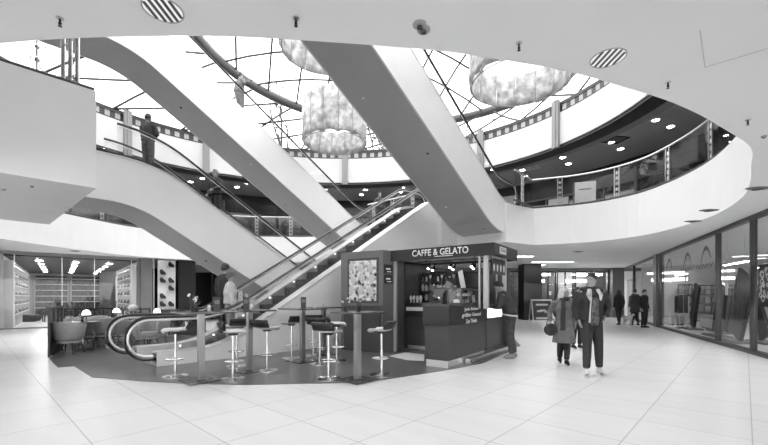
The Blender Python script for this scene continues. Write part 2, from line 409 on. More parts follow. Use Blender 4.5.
# ---------------------------------------------------------------- glass roof
roof = empty('window_1'); S(roof)
CC = Vector((.9, 16.0)); CR = 8.8; CZ = 12.4; AP = 2.6
def loftp(k, a):                               # k 0..1 from outer ellipse to ring
    o = Vector((E2C.x+(EA+.2)*math.cos(a), E2C.y+(EB+.2)*math.sin(a), STRIP+.1)); q = Vector((CC.x+CR*math.cos(a), CC.y+CR*math.sin(a), CZ))
    return o.lerp(q, k)
def cap(x, y):
    r2 = (x*x+y*y)/(CR*CR); return Vector((CC.x+x, CC.y+y, CZ+AP*(1-r2)))
N = 72; gm = MB(); vs = [loftp(k/2, 2*PI*i/N) for k in range(3) for i in range(N)]
gm.add(vs, [(k*N+i, k*N+(i+1) % N, (k+1)*N+(i+1) % N, (k+1)*N+i) for k in range(2) for i in range(N)])
vs = []; fs = []
for k in range(9):
    for i in range(N): a = 2*PI*i/N; r = CR*(k/8); vs.append(cap(r*math.cos(a), r*math.sin(a)))
fs = [(k*N+i, k*N+(i+1) % N, (k+1)*N+(i+1) % N, (k+1)*N+i) for k in range(8) for i in range(N)]
gm.add(vs, fs); gm.build('roof_glass', ROOFG, roof)
lm = MB(); ND = 22
for i in range(ND):
    for sgn in (1, -1):
        lm.loft([loftp(k/4, 2*PI*(i+.25+sgn*k/4*.9)/ND) for k in range(5)], .055, 6)
for q in [0.5]: lm.loft([loftp(q, 2*PI*i/N) for i in range(N)], .03, 6, closed=True)
for dirn in (math.radians(20), math.radians(110)):
    ca, sa = math.cos(dirn), math.sin(dirn); k = -CR+1.0
    while k < CR-.5:
        h = math.sqrt(CR*CR-k*k); pts = []
        for j in range(13):
            w = -h+2*h*j/12; pts.append(cap(ca*w-sa*k, sa*w+ca*k))
        lm.loft(pts, .055, 6); k += 1.6
lm.build('lattice_bars', mat('roof_bar', .03, .5), roof)
MB().loft([(CC.x+CR*math.cos(2*PI*i/N), CC.y+CR*math.sin(2*PI*i/N), CZ) for i in range(N)], (.24,.20), 12, closed=True).build('ring_beam', mat('ring_beam_grey', .05, .4), roof)
m = MB()
m.loft([(E2C.x+(EA+.2)*math.cos(2*PI*i/N), E2C.y+(EB+.2)*math.sin(2*PI*i/N), STRIP+.1) for i in range(N)], .06, 8, closed=True).build('eaves_bar', DKGREY, roof)

# ---------------------------------------------------------------- escalators
def at_s(poly, s):
    for a, b in zip(poly[:-1], poly[1:]):
        if a[0] <= s <= b[0]: return a[1]+(b[1]-a[1])*(s-a[0])/max(1e-6, b[0]-a[0])
    return poly[0][1] if s < poly[0][0] else poly[-1][1]
def escalator(label, t0, W, nose, soff, newels, gm_=None, open_soff=True, deck=.15, rail=1.0, lights=False, steps=True):
    s0 = nose[0][0]; nose = [(a-s0, b) for a, b in nose]; soff = [(a-s0, b) for a, b in soff]
    root = empty('escalator', L(s0, t0, 0), ANG, label, 'escalator')
    nz = [(v.x, v.y) for v in fillet(nose, .9, 8)]; sf = [(v.x, v.y) for v in fillet(soff, .8, 8)]
    dk = [(a, b+deck) for a, b in nz]
    xs = sorted(set([round(p[0], 3) for p in dk]))
    for y0, y1 in ((0, .05), (W-.05, W)):
        MB().extr([(a, b) for a, b in dk]+list(reversed(sf)), y0, y1).build('side_panel', CLAD, root, smooth=False)
    m = MB(); off = [(a, b+.05) for a, b in sf]
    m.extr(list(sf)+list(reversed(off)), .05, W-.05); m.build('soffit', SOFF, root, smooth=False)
    # small round lights on the soffit
    m = MB()
    for y0, y1 in ((0, .34), (W-.34, W)):
        m.extr(list(dk)+[(a, b-.03) for a, b in reversed(dk)], y0-.012 if y0 == 0 else y0, y1+(.012 if y0 else 0))
    m.build('deck_strip', ALU, root, smooth=False)
    m = MB()
    for y0, y1 in ((.34, .37), (W-.37, W-.34)):
        m.extr([(a, b-.005) for a, b in dk]+[(a, b-deck-.12) for a, b in reversed(dk)], y0, y1)
    m.build('skirt', ALU, root, smooth=False)
    # steps
    up = nose[-1][1] > nose[0][1]; lo = min(nose[1], nose[2], key=lambda p: p[1]); hi = max(nose[1], nose[2], key=lambda p: p[1])
    n = int(abs(hi[0]-lo[0])/.4); sx = (hi[0]-lo[0])/n; sz = (hi[1]-lo[1])/n; first = None
    if steps:
        for k in range(n):
            x = lo[0]+sx*k; z = lo[1]+sz*(k+1)
            if first is None:
                q = MB(); xa, xb = sorted((0, sx)); q.box(xa, xb, .38, W-.38, -.03, 0)
                q.box(0 if sx > 0 else -.02, .02 if sx > 0 else 0, .38, W-.38, -sz-.0, -.03)
                for j in range(8): yy = .42+(W-.84)*j/7; q.box(0 if sx > 0 else -.0, -.006 if sx > 0 else .006, yy-.03, yy, -sz, -.03)
                first = q.build('step', STEP, root, smooth=False); first.location = (x, 0, z)
            else:
                c = first.copy(); COL.objects.link(c); c.parent = root; c.location = (x, 0, z)
    for a, b in ((nz[0], nose[1]), (nose[-2], nz[-1])):
        MB().box(a[0], b[0], .37, W-.37, a[1]-.06, a[1]-.004).build('comb_plate', STEEL, root, smooth=False)
    # handrails
    r = rail; rr = .43
    for side, y in ((0, .17), (1, W-.17)):
        path = []
        ra, rb = newels
        e0, e1 = nz[0], nz[-1]
        if ra:
            cx, cz = e0[0]-.1, e0[1]+r-rr
            path += [(cx+.9, cz-rr), (cx+.3, cz-rr)]+[(cx+rr*math.cos(math.radians(t)), cz+rr*math.sin(math.radians(t))) for t in range(-90, -271, -15)]
        path += [(a, b+r) for a, b in nz if a > e0[0]+.2 and a < e1[0]-.2]
        if rb:
            cx, cz = e1[0]+.1, e1[1]+r-rr
            path += [(cx+rr*math.cos(math.radians(t)), cz+rr*math.sin(math.radians(t))) for t in range(90, -91, -15)]+[(cx-.3, cz-rr), (cx-.9, cz-rr)]
        P = [(a, y, b) for a, b in path]
        h = MB().loft(P, (.028, .042), 8, side=None); h.build('handrail', RUBBER, root)
        # guide just inside
        cen = []
        for i, (a, b) in enumerate(path):
            a0 = path[max(i-1, 0)]; a1 = path[min(i+1, len(path)-1)]; d = Vector((a1[0]-a0[0], a1[1]-a0[1])).normalized()
            cen.append((a+d.y*.06, y, b-d.x*.06))
        MB().loft(cen, (.026, .014) if lights else (.012,.012), 8).build('handrail_guide', ALU, root)
        xs2 = [p for p in cen if p[2] > at_s(dk, p[0])+.02]
        poly = [(p[0], p[2]) for p in xs2]
        xa = xs2[0][0]; xb = xs2[-1][0]
        low = [(a, b-.01) for a, b in dk if min(xa, xb) < a < max(xa, xb)]
        poly = poly + list(reversed(low))
        MB().extr(poly, y-.006, y+.006).build('glass_balustrade', GLASS, root, smooth=False)
    if lights:
        k = .9
        while k < nose[-1][0]-1:
            z = at_s(dk, k)-.06
            MB().cyl((0,0,0), .014, .02, 10).build('skirt_light', mat('skirt_lamp', .9, .5, emit=1), root); o = root.children[-1] if False else COL.objects[-1]
            o.location = (k, W-.375, z); o.rotation_euler = (PI/2, 0, 0); k += .8
    return root
W = 1.72
sl = .577
e1 = escalator('front escalator rising from the cafe floor to the upper landing, metal steps in view', 8.57, W,
    [(2.60,0.0),(3.98,0.0),(11.98,4.8),(13.0,4.8)], [(2.60,.012),(3.2,.01),(8.6,.01),(8.65,.3),(12.2,2.95),(13.0,3.3)], (True, True), deck=.29, lights=True)
e2 = escalator('escalator falling from the white walkway box towards the rear of the cafe', 11.5, W,
    [(1.64,4.8),(3.52,4.8),(11.84,0.0),(13.2,0.0)], [(1.64,3.79),(3.0,3.79),(9.5,.02),(13.2,.01)], (False, True))
e3 = escalator('upper escalator crossing high behind, one rider leaning on it', 13.85, W,
    [(.2,10.42),(3.48,10.42),(13.22,4.8),(14.3,4.8)], [(.2,9.1),(3.5,9.1),(12.76,3.76),(14.3,3.76)], (True, True))
e4 = escalator('big upper escalator overhead whose broad grey underside crosses in front', 6.45, W,
    [(.2,10.42),(3.48,10.42),(13.22,4.8),(14.3,4.8)], [(.2,9.1),(3.5,9.1),(12.76,3.76),(14.3,3.76)], (True, True))
# studs / small lights under the soffits
for e, pts in ((e4, [(5,.5),(7.2,1.2),(9.2,.5),(11.2,1.2),(12.4,.4)]), (e3, [(5,.8),(7.5,.5),(9.5,1.2),(11.5,.6)]), (e2, [(3.5,.9),(5.5,.9)])):
    for i, (s, y) in enumerate(pts):
        if e is e2: z = 5.52-.577*(s+1.64)
        else: z = 11.13-.577*(s+.2)
        o = MB().cyl((0,0,0), .035, .03, 12).build('soffit_stud', WHITE if i % 2 else BLACK, e); o.location = (s, y, z-.04)

e = empty('notice_board', (7.75, 15.0, F1), -.35, 'white notice board leaning behind the curved railing of the gallery', 'notice board')
MB().box(-.36,.36,-.02,.02,.12,1.02, Matrix.Rotation(.12,4,'X')).build('panel', PAPER, e); MB().box(-.22,.2,-.03,-.02,.72,.76, Matrix.Rotation(.12,4,'X')).build('print', MIDGREY, e); MB().box(-.3,.3,-.12,.12,0,.12).build('foot', STEEL, e)
# ================================================================ GROUND FLOOR SHELL
def textfit(name, s, w, h, m, parent, M, ext=.006):
    c = bpy.data.curves.new(name, 'FONT'); c.body = s; c.size = 1; c.extrude = 0; c.align_x = 'CENTER'; c.align_y = 'CENTER'; c.resolution_u = 3; c.offset = .012
    o = bpy.data.objects.new(name, c); COL.objects.link(o)
    dg = bpy.context.evaluated_depsgraph_get(); me = bpy.data.meshes.new_from_object(o.evaluated_get(dg)); bpy.data.objects.remove(o)
    xs = [v.co.x for v in me.vertices]; ys = [v.co.y for v in me.vertices]
    me.transform(Matrix.Translation((-(max(xs)+min(xs))/2, -(max(ys)+min(ys))/2, 0))); me.transform(Matrix.Diagonal((w/(max(xs)-min(xs)), h/(max(ys)-min(ys)), 1, 1)))
    me.transform(M); me.materials.clear(); me.materials.append(m)
    o = bpy.data.objects.new(name, me); COL.objects.link(o); o.parent = parent
    md = o.modifiers.new('t', 'SOLIDIFY'); md.thickness = ext; return o
def basis(o, x, z):                             # text frame: x reading direction, up = world z (in parent space)
    x = Vector(x).normalized(); up = Vector((0,0,1)); n = x.cross(up)
    return Matrix(((x.x, up.x, n.x, o[0]), (x.y, up.y, n.y, o[1]), (x.z, up.z, n.z, o[2]), (0,0,0,1)))

# cafe floor
edge = [G(*p) for p in ((48,353),(49,358),(53,363),(58,367.5),(74,366.3),(92,377.5),(104,378.3),(140,381.3),(190,384),(245,385),(300,384),(345,383),(380,380.5),(420,374.5),(450,369.6),(484,363),(509,352),(511,349))]
poly = [(p.x, p.y) for p in edge]+[tuple(K_[:2]) for K_ in (Vector((3.9,11.1,0)), L(13.8,6.4), L(13.8,13.8), L(8.5,15.2))]+[(-13.0,15.0), (-11.2,13.0)]
cf = MB().prism(poly, .0, .008).build('floor_cafe', CAFE, smooth=False); S(cf)
# light tile patch and its frame
pp = [G(*p) for p in ((389,356.5),(405,352.8),(424,355),(424,361.5),(407,360.5))]
tag(MB().prism([(p.x, p.y) for p in pp], .008, .014).build('floor_mat', mat('pale_mat', .6, .5)), 'pale floor mat in front of the recessed counter of the cafe kiosk', 'mat')

# ---- right shopfront
XR = Vector((.4, .916, 0)).normalized(); AR = math.atan2(XR.y, XR.x); PR = Vector((9.06, 9.55, 0))
rw = empty('window_2', PR, AR); S(rw)
ks = [-6, -2.2, 0, 2.23, 9.1, 15.5, 21]
m = MB().box(-6, 21, -.08, .06, 3.30, 3.4).box(-6, 21, -.08, .06, 0, .10)
for k in ks:
    wv = .022 if k in (0, 2.23) else .04
    m.box(k-wv, k+wv, -.08, .06, .1, 3.3)
m.build('window_frame', BRONZE, rw, smooth=False)
for a, b in zip(ks[:-1], ks[1:]):
    if a == 15.5: continue
    g = MB().box(a+.05, b-.05, -.016, -.004, .1, 3.3).build('pane', SHOPG, rw, smooth=False)
rs_ = empty('wall_right_shop', PR, AR); S(rs_)
m = MB().box(-6, 21, -6.2, -6.0, 0, 3.4).box(15.4, 15.6, -6, -.4, 0, 3.4).box(20.9, 21.1, -5, .1, 0, 3.4)
m.build('shop_wall', mat('shop_wall_grey', .8, .6), rs_, smooth=False)
_f = MB().box(-6, 21, -6, -.1, .0, .03).build('floor_right_shop', mat('shop_floor_pale', .7, .3), smooth=False); _f.location = PR; _f.rotation_euler.z = AR; S(_f)
pl = MB().box(-.28, .28, -.2, .12, 0, 3.4).build('wall_pillar', MIDGREY); pl.location = PR+XR*9.6; pl.rotation_euler.z = AR; S(pl)
def in_r(k, y, z=0): return PR+Vector((math.cos(AR)*k-math.sin(AR)*y, math.sin(AR)*k+math.cos(AR)*y, z))
# ceiling light strips in the shop
first = None
for k, y in ((4.6,-1.2),(6.9,-2.8),(1.2,-3.2),(12,-1.5),(18,-1.5),(-3,-2.5)):
    if first is None:
        first = empty('strip_light', in_r(k, y, 2.55), AR, 'long bright strip light hanging in the glazed shop', 'ceiling light', 'strip lights in the glazed shop')
        MB().box(-.9, .9, -.06, .06, 0, .05).build('housing', WHITE, first); MB().box(-.88, .88, -.05, .05, -.012, 0).build('tube', mat('shop_tube', 1, .5, emit=14), first)
        m = MB().cyl((-.7,0,.05), .006, .8, 6).cyl((.7,0,.05), .006, .8, 6); m.build('hanger', STEEL, first)
    else: dup(first, in_r(k, y, 2.55))
# big tilted display boards leaning behind the glass
def board(k, y, w, h, th, tilt, lab, colr, yaw=0):
    e = empty('display_board', in_r(k, y, .03), AR+yaw, lab, 'display board')
    M = Matrix.Rotation(tilt, 4, 'Y')
    z0 = abs(math.sin(tilt))*w/2
    MB().box(-w/2, w/2, -th/2, th/2, 0, h, Matrix.Translation((0,0,z0)) @ M).build('panel', colr, e)
    mm = MB()
    mm.box(-w/2-.02, -w/2+.03, -th/2-.02, th/2+.02, 0, h, Matrix.Translation((0,0,z0)) @ M).box(w/2-.03, w/2+.02, -th/2-.02, th/2+.02, 0, h, Matrix.Translation((0,0,z0)) @ M)
    mm.box(-w/2, w/2, -th/2-.02, th/2+.02, h-.04, h, Matrix.Translation((0,0,z0)) @ M); mm.build('panel_frame', BLACK, e)
    MB().box(-w/2-.3, w/2+.3, -.25, .25, 0, .06).build('foot', DKGREY, e); return e
BP = mat('board_print', .05, .35, noise=(3, .045)); 
board(4.6, -.7, .7, 1.8, .05, -.3, 'dark printed board behind the mullion between the narrow and the wide pane', BP)
board(2.9, -.6, 1.0, 2.0, .05, -.45, 'dark printed board tilted across the pane below a small white label', BP)
board(2.7, -1.25, .6, 1.6, .05, .5, 'slim black board leaning the other way behind the tilted printed board', BLACK)
board(8.0, -.9, .5, 1.9, .05, -.38, 'narrow tilted board with a pale edge in the middle of the wide shop pane', BP)
board(6.7, -1.5, 1.3, 1.7, .05, -.25, 'dark printed board standing deeper inside the wide shop pane', BP)
# plinths, framed picture, racks
for k, y, w, h, lab in ((8.6,-1.9,1.6,.55,'pale low display plinth under the narrow tilted board'),(11.3,-1.0,1.2,.45,'pale low display plinth at the far end of the wide shop pane')):
    e = empty('display_plinth', in_r(k, y, .03), AR, lab, 'plinth'); MB().box(-w/2, w/2, -.35, .35, .06, h).build('body', mat('plinth_pale', .5, .5), e); MB().box(-w/2+.04, w/2-.04, -.31, .31, 0, .06).build('toe', DKGREY, e)
e = empty('framed_picture', in_r(15.35, -2.5, 1.45), AR+PI/2, 'small black framed picture on the wall inside the glazed shop', 'picture')
MB().box(-.35,.35,0,.04,0,.7).build('frame', BLACK, e); MB().box(-.28,.28,.038,.045,.07,.63).build('print', mat('print_grey', .35, .5, noise=(8,.2)), e)
e = empty('shelf_unit', in_r(15.1, -4.2, .03), AR+PI/2, 'dark shelf unit against the end wall deep in the glazed shop', 'shelf')
m = MB()
for z in (0, .5, 1.0, 1.5, 2.0): m.box(-1.5, 1.5, -.2, .25, z, z+.04)
m.build('shelf', WOOD, e); MB().box(-1.5,-1.46,-.2,.25,0,2.04).box(1.46,1.5,-.2,.25,0,2.04).build('side_panel', WOOD, e)
prev = None
def boxy(parent_pts, lab, grp, cat, mm, dims, name='package'):
    f = None
    for (x, y, z, rz) in parent_pts:
        if f is None:
            f = MB().box(-dims[0]/2, dims[0]/2, -dims[1]/2, dims[1]/2, 0, dims[2]).build(name, mm); tag(f, lab, cat, grp); f.location = (x,y,z); f.rotation_euler.z = rz
        else:
            c = f.copy(); COL.objects.link(c); c.location = (x,y,z); c.rotation_euler.z = rz
    return f
pts = []
for z in (.54, 1.04, 1.54):
    for i in range(9):
        q = in_r(15.1, -5.5+i*.34, z+.03); pts.append((q.x, q.y, q.z, AR))
boxy(pts, 'pale boxed item on the dark shelf unit in the glazed shop', 'boxed items on the dark shelf unit', 'box', mat('carton_pale', .5, .6), (.22,.22,.3))
def rack(k, y, lab):
    e = empty('garment_stand', in_r(k, y, .03), AR, lab, 'display stand')
    m = MB().cyl((-.4,0,0), .02, 1.5, 8).cyl((.4,0,0), .02, 1.5, 8).box(-.45,.45,-.02,.02,1.48,1.52).box(-.45,-.35,-.3,.3,0,.03).box(.35,.45,-.3,.3,0,.03); m.build('stand_frame', STEEL, e)
    MB().loft([(-.38,0,.5),(-.2,.03,.55),(0,-.02,.5),(.2,.03,.55),(.38,0,.5)], .02, 6)
    m = MB()
    for i in range(6): x = -.33+i*.13; m.extr([(x-.03, .55),(x+.03,.55),(x+.04,1.3),(x+.01,1.42),(x-.01,1.42),(x-.04,1.3)], -.2, .2)
    m.build('garment', mat('garment_dark', .05, .8), e)
rack(12.4, -1.6, 'rail of dark garments standing deep behind the wide shop pane'); rack(18.3, -1.6, 'rail of dark garments farthest along beyond the end wall of the glazed shop')
# poster at the right pane, small label, pane lettering swooshes
e = empty('window_poster', in_r(-.75, -.06, 0), AR, 'black poster with white swirling pattern on the pane at the right edge', 'poster')
MB().box(-.62,.62,-.01,.01,1.17,2.17).build('sheet', mat('poster_black', .03, .4), e)
m = MB(); rr_ = random.Random(4)
for i in range(46):
    cx, cz, q = rr_.uniform(-.5,.5), rr_.uniform(1.28,2.06), rr_.uniform(.03,.12)
    m.loft([(cx+q*math.cos(t*.5)*(1-t*.04), .014, cz+q*math.sin(t*.5)*(1-t*.04)) for t in range(14)], (.003,.017), 4, side=(0,1,0))
m.build('swirl_print', PAPER, e)
m = MB().box(.62, .7, -.05, .01, .0, .0)
for px_, s_ in ((0,1),):
    m = MB()
    for j, kk in enumerate((3.0, 4.9, 7.4)):
        m.loft([(kk+.9*(t/8)-.1, -.03, 2.62+.42*math.sin(t/8*PI)**.8-.1*(t/8)) for t in range(9)], [(.004, .02+.06*math.sin(t/8*PI)) for t in range(9)], 6, side=(0,1,0))
        pts = [(kk-.3+.09*t, -.03, 2.42+.09*math.sin(t*2.1+j)) for t in range(18)]
        m.loft(pts, (.004,.018), 5, side=(0,1,0))
    d = m.build('window_decal', mat('decal_grey', .09, .6)); d.location = PR; d.rotation_euler.z = AR; tag(d, 'dark sweeping script and arcs lettered high on the wide shop pane', 'lettering')
e = MB().box(-.1,.1,-.004,.004,0,.38).build('label_card', PAPER); e.location = in_r(1.75, -.05, 1.45); e.rotation_euler.z = AR; tag(e, 'small white upright label on the narrow shop pane', 'label')
e = empty('shop_curtain', in_r(4.6, -2.6, .03), AR+PI/2, 'pale grey folded curtain behind the narrow shop pane', 'curtain')
MB().extr([(-.55+ .1*i, .0) for i in range(12)]+[(.55,2.5),(-.55,2.5)], -.01, .01)
m = MB().add(*(lambda q: (q.v, q.f))(ribbon([(-.6+.06*i, .03*(1 if i % 2 else -1)) for i in range(21)], 0, 2.45, .01))); m.build('cloth', mat('curtain_grey', .33, .8), e); MB().box(-.65,.65,-.02,.02,2.45,2.5).build('rail', STEEL, e)
# bicycle-like wheel prop? (thin hoops seen low in the pane)
for k, lab in ((8.4,'thin wire hoop standing low behind the wide pane beside the pillar'),(-1.3,'thin wire hoop standing low behind the right edge pane')):
    e = empty('wire_hoop', in_r(k, -.5, .03), AR, lab, 'display stand')
    MB().loft([(.3*math.cos(t*PI/12), 0, .34+.3*math.sin(t*PI/12)) for t in range(24)], .012, 6, closed=True).build('hoop', STEEL, e); MB().box(-.12,.12,-.08,.08,0,.04).build('base', DKGREY, e)

# ---- back of the mall: far wall with shops
bw = MB().box(1.0, 27, 30.2, 30.4, 0, 3.4).build('wall_back', mat('back_wall', .10, .5)); S(bw)
S(MB().box(1.0, 20, 27.0, 27.3, 3.2, 3.4).build('wall_back_header', mat('header_grey', .2, .5)))
def farshop(px0, px1, kind, lab):
    a = D(px0, 27); b = D(px1, 27); w = b.x-a.x
    e = empty('far_shop', (a.x, 27.05, 0), 0, lab, 'shopfront')
    MB().box(0,.08,-.05,.05,0,3.2).box(w-.08,w,-.05,.05,0,3.2).box(.08,w-.08,-.05,.05,3.12,3.2).box(w/2-.03,w/2+.03,-.05,.05,0,3.12).build('frame', BRONZE, e, smooth=False)
    MB().box(.08,w-.08,-.006,.006,.05,3.12).build('glass', SHOPG, e, smooth=False)
    m = MB()
    for z in (.5,1.0,1.5,2.0): m.box(.3, w*.45, 2.0, 2.4, z, z+.05)
    m.build('shelf', SEATW if kind else WOOD, e, smooth=False)
    m = MB(); rq = random.Random(px0)
    for z in (.55,1.05,1.55):
        x = .35
        while x < w*.42: h = rq.uniform(.15,.38); m.box(x, x+.16, 2.05, 2.3, z, z+h); x += .22
    m.build('goods', mat('goods_mid', .35, .6, noise=(3,.3)), e, smooth=False)
    if kind: 
        MB().box(.15,w-.15,.5,.75,2.92,3.05).box(.15,w-.15,1.5,1.8,2.48,2.68).build('light_strip', SHOPLIT, e, smooth=False)
    MB().box(.05,w-.05,2.95,3.0,.0,3.3).build('back_panel', [mat('shop_back_dark',.06,.5), mat('shop_back_mid',.25,.5)][kind], e, smooth=False)
farshop(500, 540, 0, 'dark far shopfront behind the counter customer and the black column')
farshop(541, 556, 1, 'narrow lit far shopfront with bright shelves beside the black column')
farshop(557, 574, 0, 'dark narrow far shopfront behind the blond woman')
farshop(575, 609, 1, 'wide far shopfront with two bright ceiling strips behind the walking man')
def pillar(px, Y, w, m_, n):
    p = D(px, Y); o = MB().box(-w/2, w/2, -w/2, w/2, 0, 3.4).build('wall_column', m_); o.location = (p.x, p.y, 0); S(o)
pillar(529.5, 24, 1.05, BLACK, 1); pillar(615, 27, .8, mat('col_grey', .12, .5), 2)
MB_ = MB().box(-.55,.55,-.56,-.54,1.15,2.2).build('column_panel', mat('panel_dkgrey', .06, .2)); p = D(529.5, 24); MB_.location = (p.x, p.y-.0, 0); tag(MB_, 'dark grey glossy panel on the black column', 'panel')
# door area between far column and pane at px 634
e = empty('door_1', in_r(18.2, -.3, 0), AR); S(e); MB().box(-1.4,-1.3,-.05,.05,0,2.6).box(1.3,1.4,-.05,.05,0,2.6).box(-1.3,1.3,-.05,.05,2.5,2.6).box(-.03,.03,-.03,.03,0,2.5).build('door_frame', STEEL, e)
MB().box(-1.3,1.3,-.01,.01,0,2.5).build('door_glass', SHOPG, e)
# linear ceiling lamps at the rear
first = None
for px, Y, w in ((552,22,2.2),(536,24,1.0),(522,19,1.0)):
    p = D(px, Y, Z1-.03)
    lab = 'bright rectangular lamp flush in the ceiling at the rear of the mall'
    e = empty('ceiling_lamp', p, 0, lab, 'ceiling light', 'rectangular lamps at the rear')
    MB().box(-w/2-.04,w/2+.04,-.2,.2,0,.03).build('rim', WHITE, e); MB().box(-w/2,w/2,-.16,.16,-.006,.0).build('diffuser', SHOPLIT, e)

# ---- left: shoe shop
AL = math.radians(39.8); PL = Vector((-16.4, 16.6, 0)); XL = Vector((math.cos(AL), math.sin(AL), 0)); YL = Vector((-math.sin(AL), math.cos(AL), 0))
def in_l(x, y, z=0): return PL+XL*x+YL*y+Vector((0,0,z))
ws = empty('window_3', PL, AL); S(ws)
m = MB().box(-5, 5.1, -.05, .05, 3.26, 3.4).box(-5,5.1,-.05,.05,0,.06); m.build('window_frame', mat('lintel_grey', .22, .5), ws, smooth=False)
kk = [-5, -2, .45, 2.05, 3.25, 4.75]
m = MB()
for k in kk[1:]: m.box(k-.012, k+.012, -.03, .03, .06, 3.26)
m.build('mullion', STEEL, ws, smooth=False)
for a, b in zip(kk[:-1], kk[1:]): MB().box(a+.012, b-.012, -.006, .006, .06, 3.26).build('pane', GLASS, ws, smooth=False)
sw = empty('wall_shoe_shop', PL, AL); S(sw)
MB().box(-5,-4.8,0,16,0,3.4).box(-5,6.2,16,16.2,0,3.4).box(5.0,5.2,.4,16,0,3.4).box(.0,.1,.2,12,0,3.3).build('shop_wall', mat('shoe_shop_wall', .62, .6), sw, smooth=False)
_f = MB().box(-5,5.2,0,16,.0,.02).build('floor_shoe_shop', mat('shoe_floor', .72, .35), smooth=False); _f.location = PL; _f.rotation_euler.z = AL; S(_f)
MB().box(.1,5.0,.1,16,3.2,3.25).build('shop_ceiling', mat('shoe_ceiling', .07, .5), sw, smooth=False)
first = None
for x in (1.2, 2.6, 4.0):
    for y in (2.0, 4.5, 7.0, 9.5, 12.5):
        q = in_l(x, y, 3.19)
        if first is None:
            first = empty('shop_spotlight', q, AL, 'small square spotlight in the dark ceiling of the shoe shop', 'ceiling light', 'spotlights in the shoe shop')
            MB().box(-.16,.16,-.10,.10,-.03,0).build('housing', WHITE, first); MB().box(-.10,.10,-.06,.06,-.04,-.03).build('lamp', mat('shoe_lamp', 1, .5, emit=70), first)
        else: dup(first, q)
# shelf units on both side walls
def shoe_shelf(loc, rz, w, lab, n=5):
    e = empty('shoe_shelf', loc, rz, lab, 'shelf')
    m = MB().box(-w/2, w/2, .0, .03, 0, 3.0); m.build('back_panel', mat('shelf_back', .03, .5), e, smooth=False)
    m = MB()
    for i in range(n+1): z = .55+i*.44; m.box(-w/2, w/2, -.34, 0, z, z+.04)
    m.build('shelf', SEATW, e, smooth=False)
    m = MB(); c = int(w/1.2)
    for i in range(c+1): x = -w/2+w*i/c; m.box(x-.015, x+.015, -.30, 0, 0, 3.0)
    m.build('upright', SEATW, e, smooth=False)
    return e
SH = []
for i in range(4):
    q = in_l(.1, 1.7+i*2.7); shoe_shelf((q.x, q.y, .02), AL+PI/2, 2.6, ['white shelving full of shoes on the shoe shop wall, nearest the glass','white shelving of shoes on the shoe shop wall, middle unit','white shelving of shoes on the shoe shop wall, third unit from the glass','white shelving of shoes on the shoe shop wall, deepest unit'][i]); SH.append((in_l(.1,1.7+i*2.7), AL+PI/2, 2.6))
for i in range(2):
    q = in_l(5.0, 1.6+i*2.9); shoe_shelf((q.x, q.y, .02), AL-PI/2, 2.7, ['white shelving of boots opposite the long shoe wall, beside the glass','white shelving of boots opposite the long shoe wall, deeper in the shop'][i]); SH.append((in_l(5.0,1.6+i*2.9), AL-PI/2, 2.7))
for i in range(2):
    q = in_l(1.5+i*2.1, 15.6); shoe_shelf((q.x, q.y, .02), AL, 1.9, ['white shelving of shoes across the rear wall of the shoe shop, shoe wall end','white shelving of shoes across the rear wall of the shoe shop, boot wall end'][i]); SH.append((in_l(1.5+i*2.1, 15.6), AL, 1.9))
for k, (x, y) in enumerate(((1.9, 5.6), (3.3, 7.2), (2.2, 10.4))):
    q = in_l(x, y, .02); e = empty('display_table', q, AL+.2, ['dark display table with boots at the middle of the shoe shop, nearest the glass','dark display table before the boot shelving','dark display table deep in the shoe shop'][k], 'table')
    MB().box(-.7,.7,-.3,.3,.72,.76).build('table_top', WOOD, e); MB().box(-.64,.64,-.25,.25,.30,.33).build('shelf', WOOD, e)
    for sx in (-1,1):
        for sy in (-1,1): MB().box(.63*sx-.025,.63*sx+.025,.25*sy-.025,.25*sy+.025,0,.72).build('leg', BLACK, e)
    e = empty('boot_stand', in_l(x, y, .78), AL, ['dark boots standing on the nearest display table','dark boots standing on the table before the boot shelving','dark boots standing on the deepest display table'][k], 'boots')
    for i in range(4): MB().loft([(-.5+i*.3,0,.0),(-.5+i*.3,0,.1),(-.52+i*.3,0,.3)], [(.05,.09),(.05,.06),(.055,.06)], 10).build('boot', LEATHER, e)
# shoe
def shoe_mesh():
    m = MB(); m.loft([(-.13,0,.05),(-.10,0,.07),(-.03,0,.065),(.05,0,.045),(.11,0,.035),(.14,0,.02)], [(.05,.03),(.065,.04),(.06,.04),(.042,.042),(.032,.042),(.01,.02)], 10, side=(0,0,1))
    return m
sh0 = None; rq = random.Random(5)
SHG = [mat('shoe_dark', .03, .4), mat('shoe_mid', .25, .5)]
shoeM = None
for si, (q, rz, w) in enumerate(SH):
    u = Vector((math.cos(rz), math.sin(rz), 0)); v = Vector((-math.sin(rz), math.cos(rz), 0))
    for lv in range(5):
        c = int(w/.34)
        for i in range(c):
            if rq.random() < .12: continue
            p = q+u*(-w/2+.22+i*.34)-v*.17+Vector((0,0,.615+lv*.44))
            if sh0 is None:
                sh0 = shoe_mesh().build('shoe', SHG[0]); tag(sh0, 'dark shoe displayed on the white shelving of the shoe shop', 'shoe', 'shoes on the shoe shop shelves'); o = sh0
                sh0.scale = (1.0,1.0,2.2)
            else: o = sh0.copy(); COL.objects.link(o)
            o.location = p; o.rotation_euler.z = rz-PI/2+rq.uniform(-.3,.3)
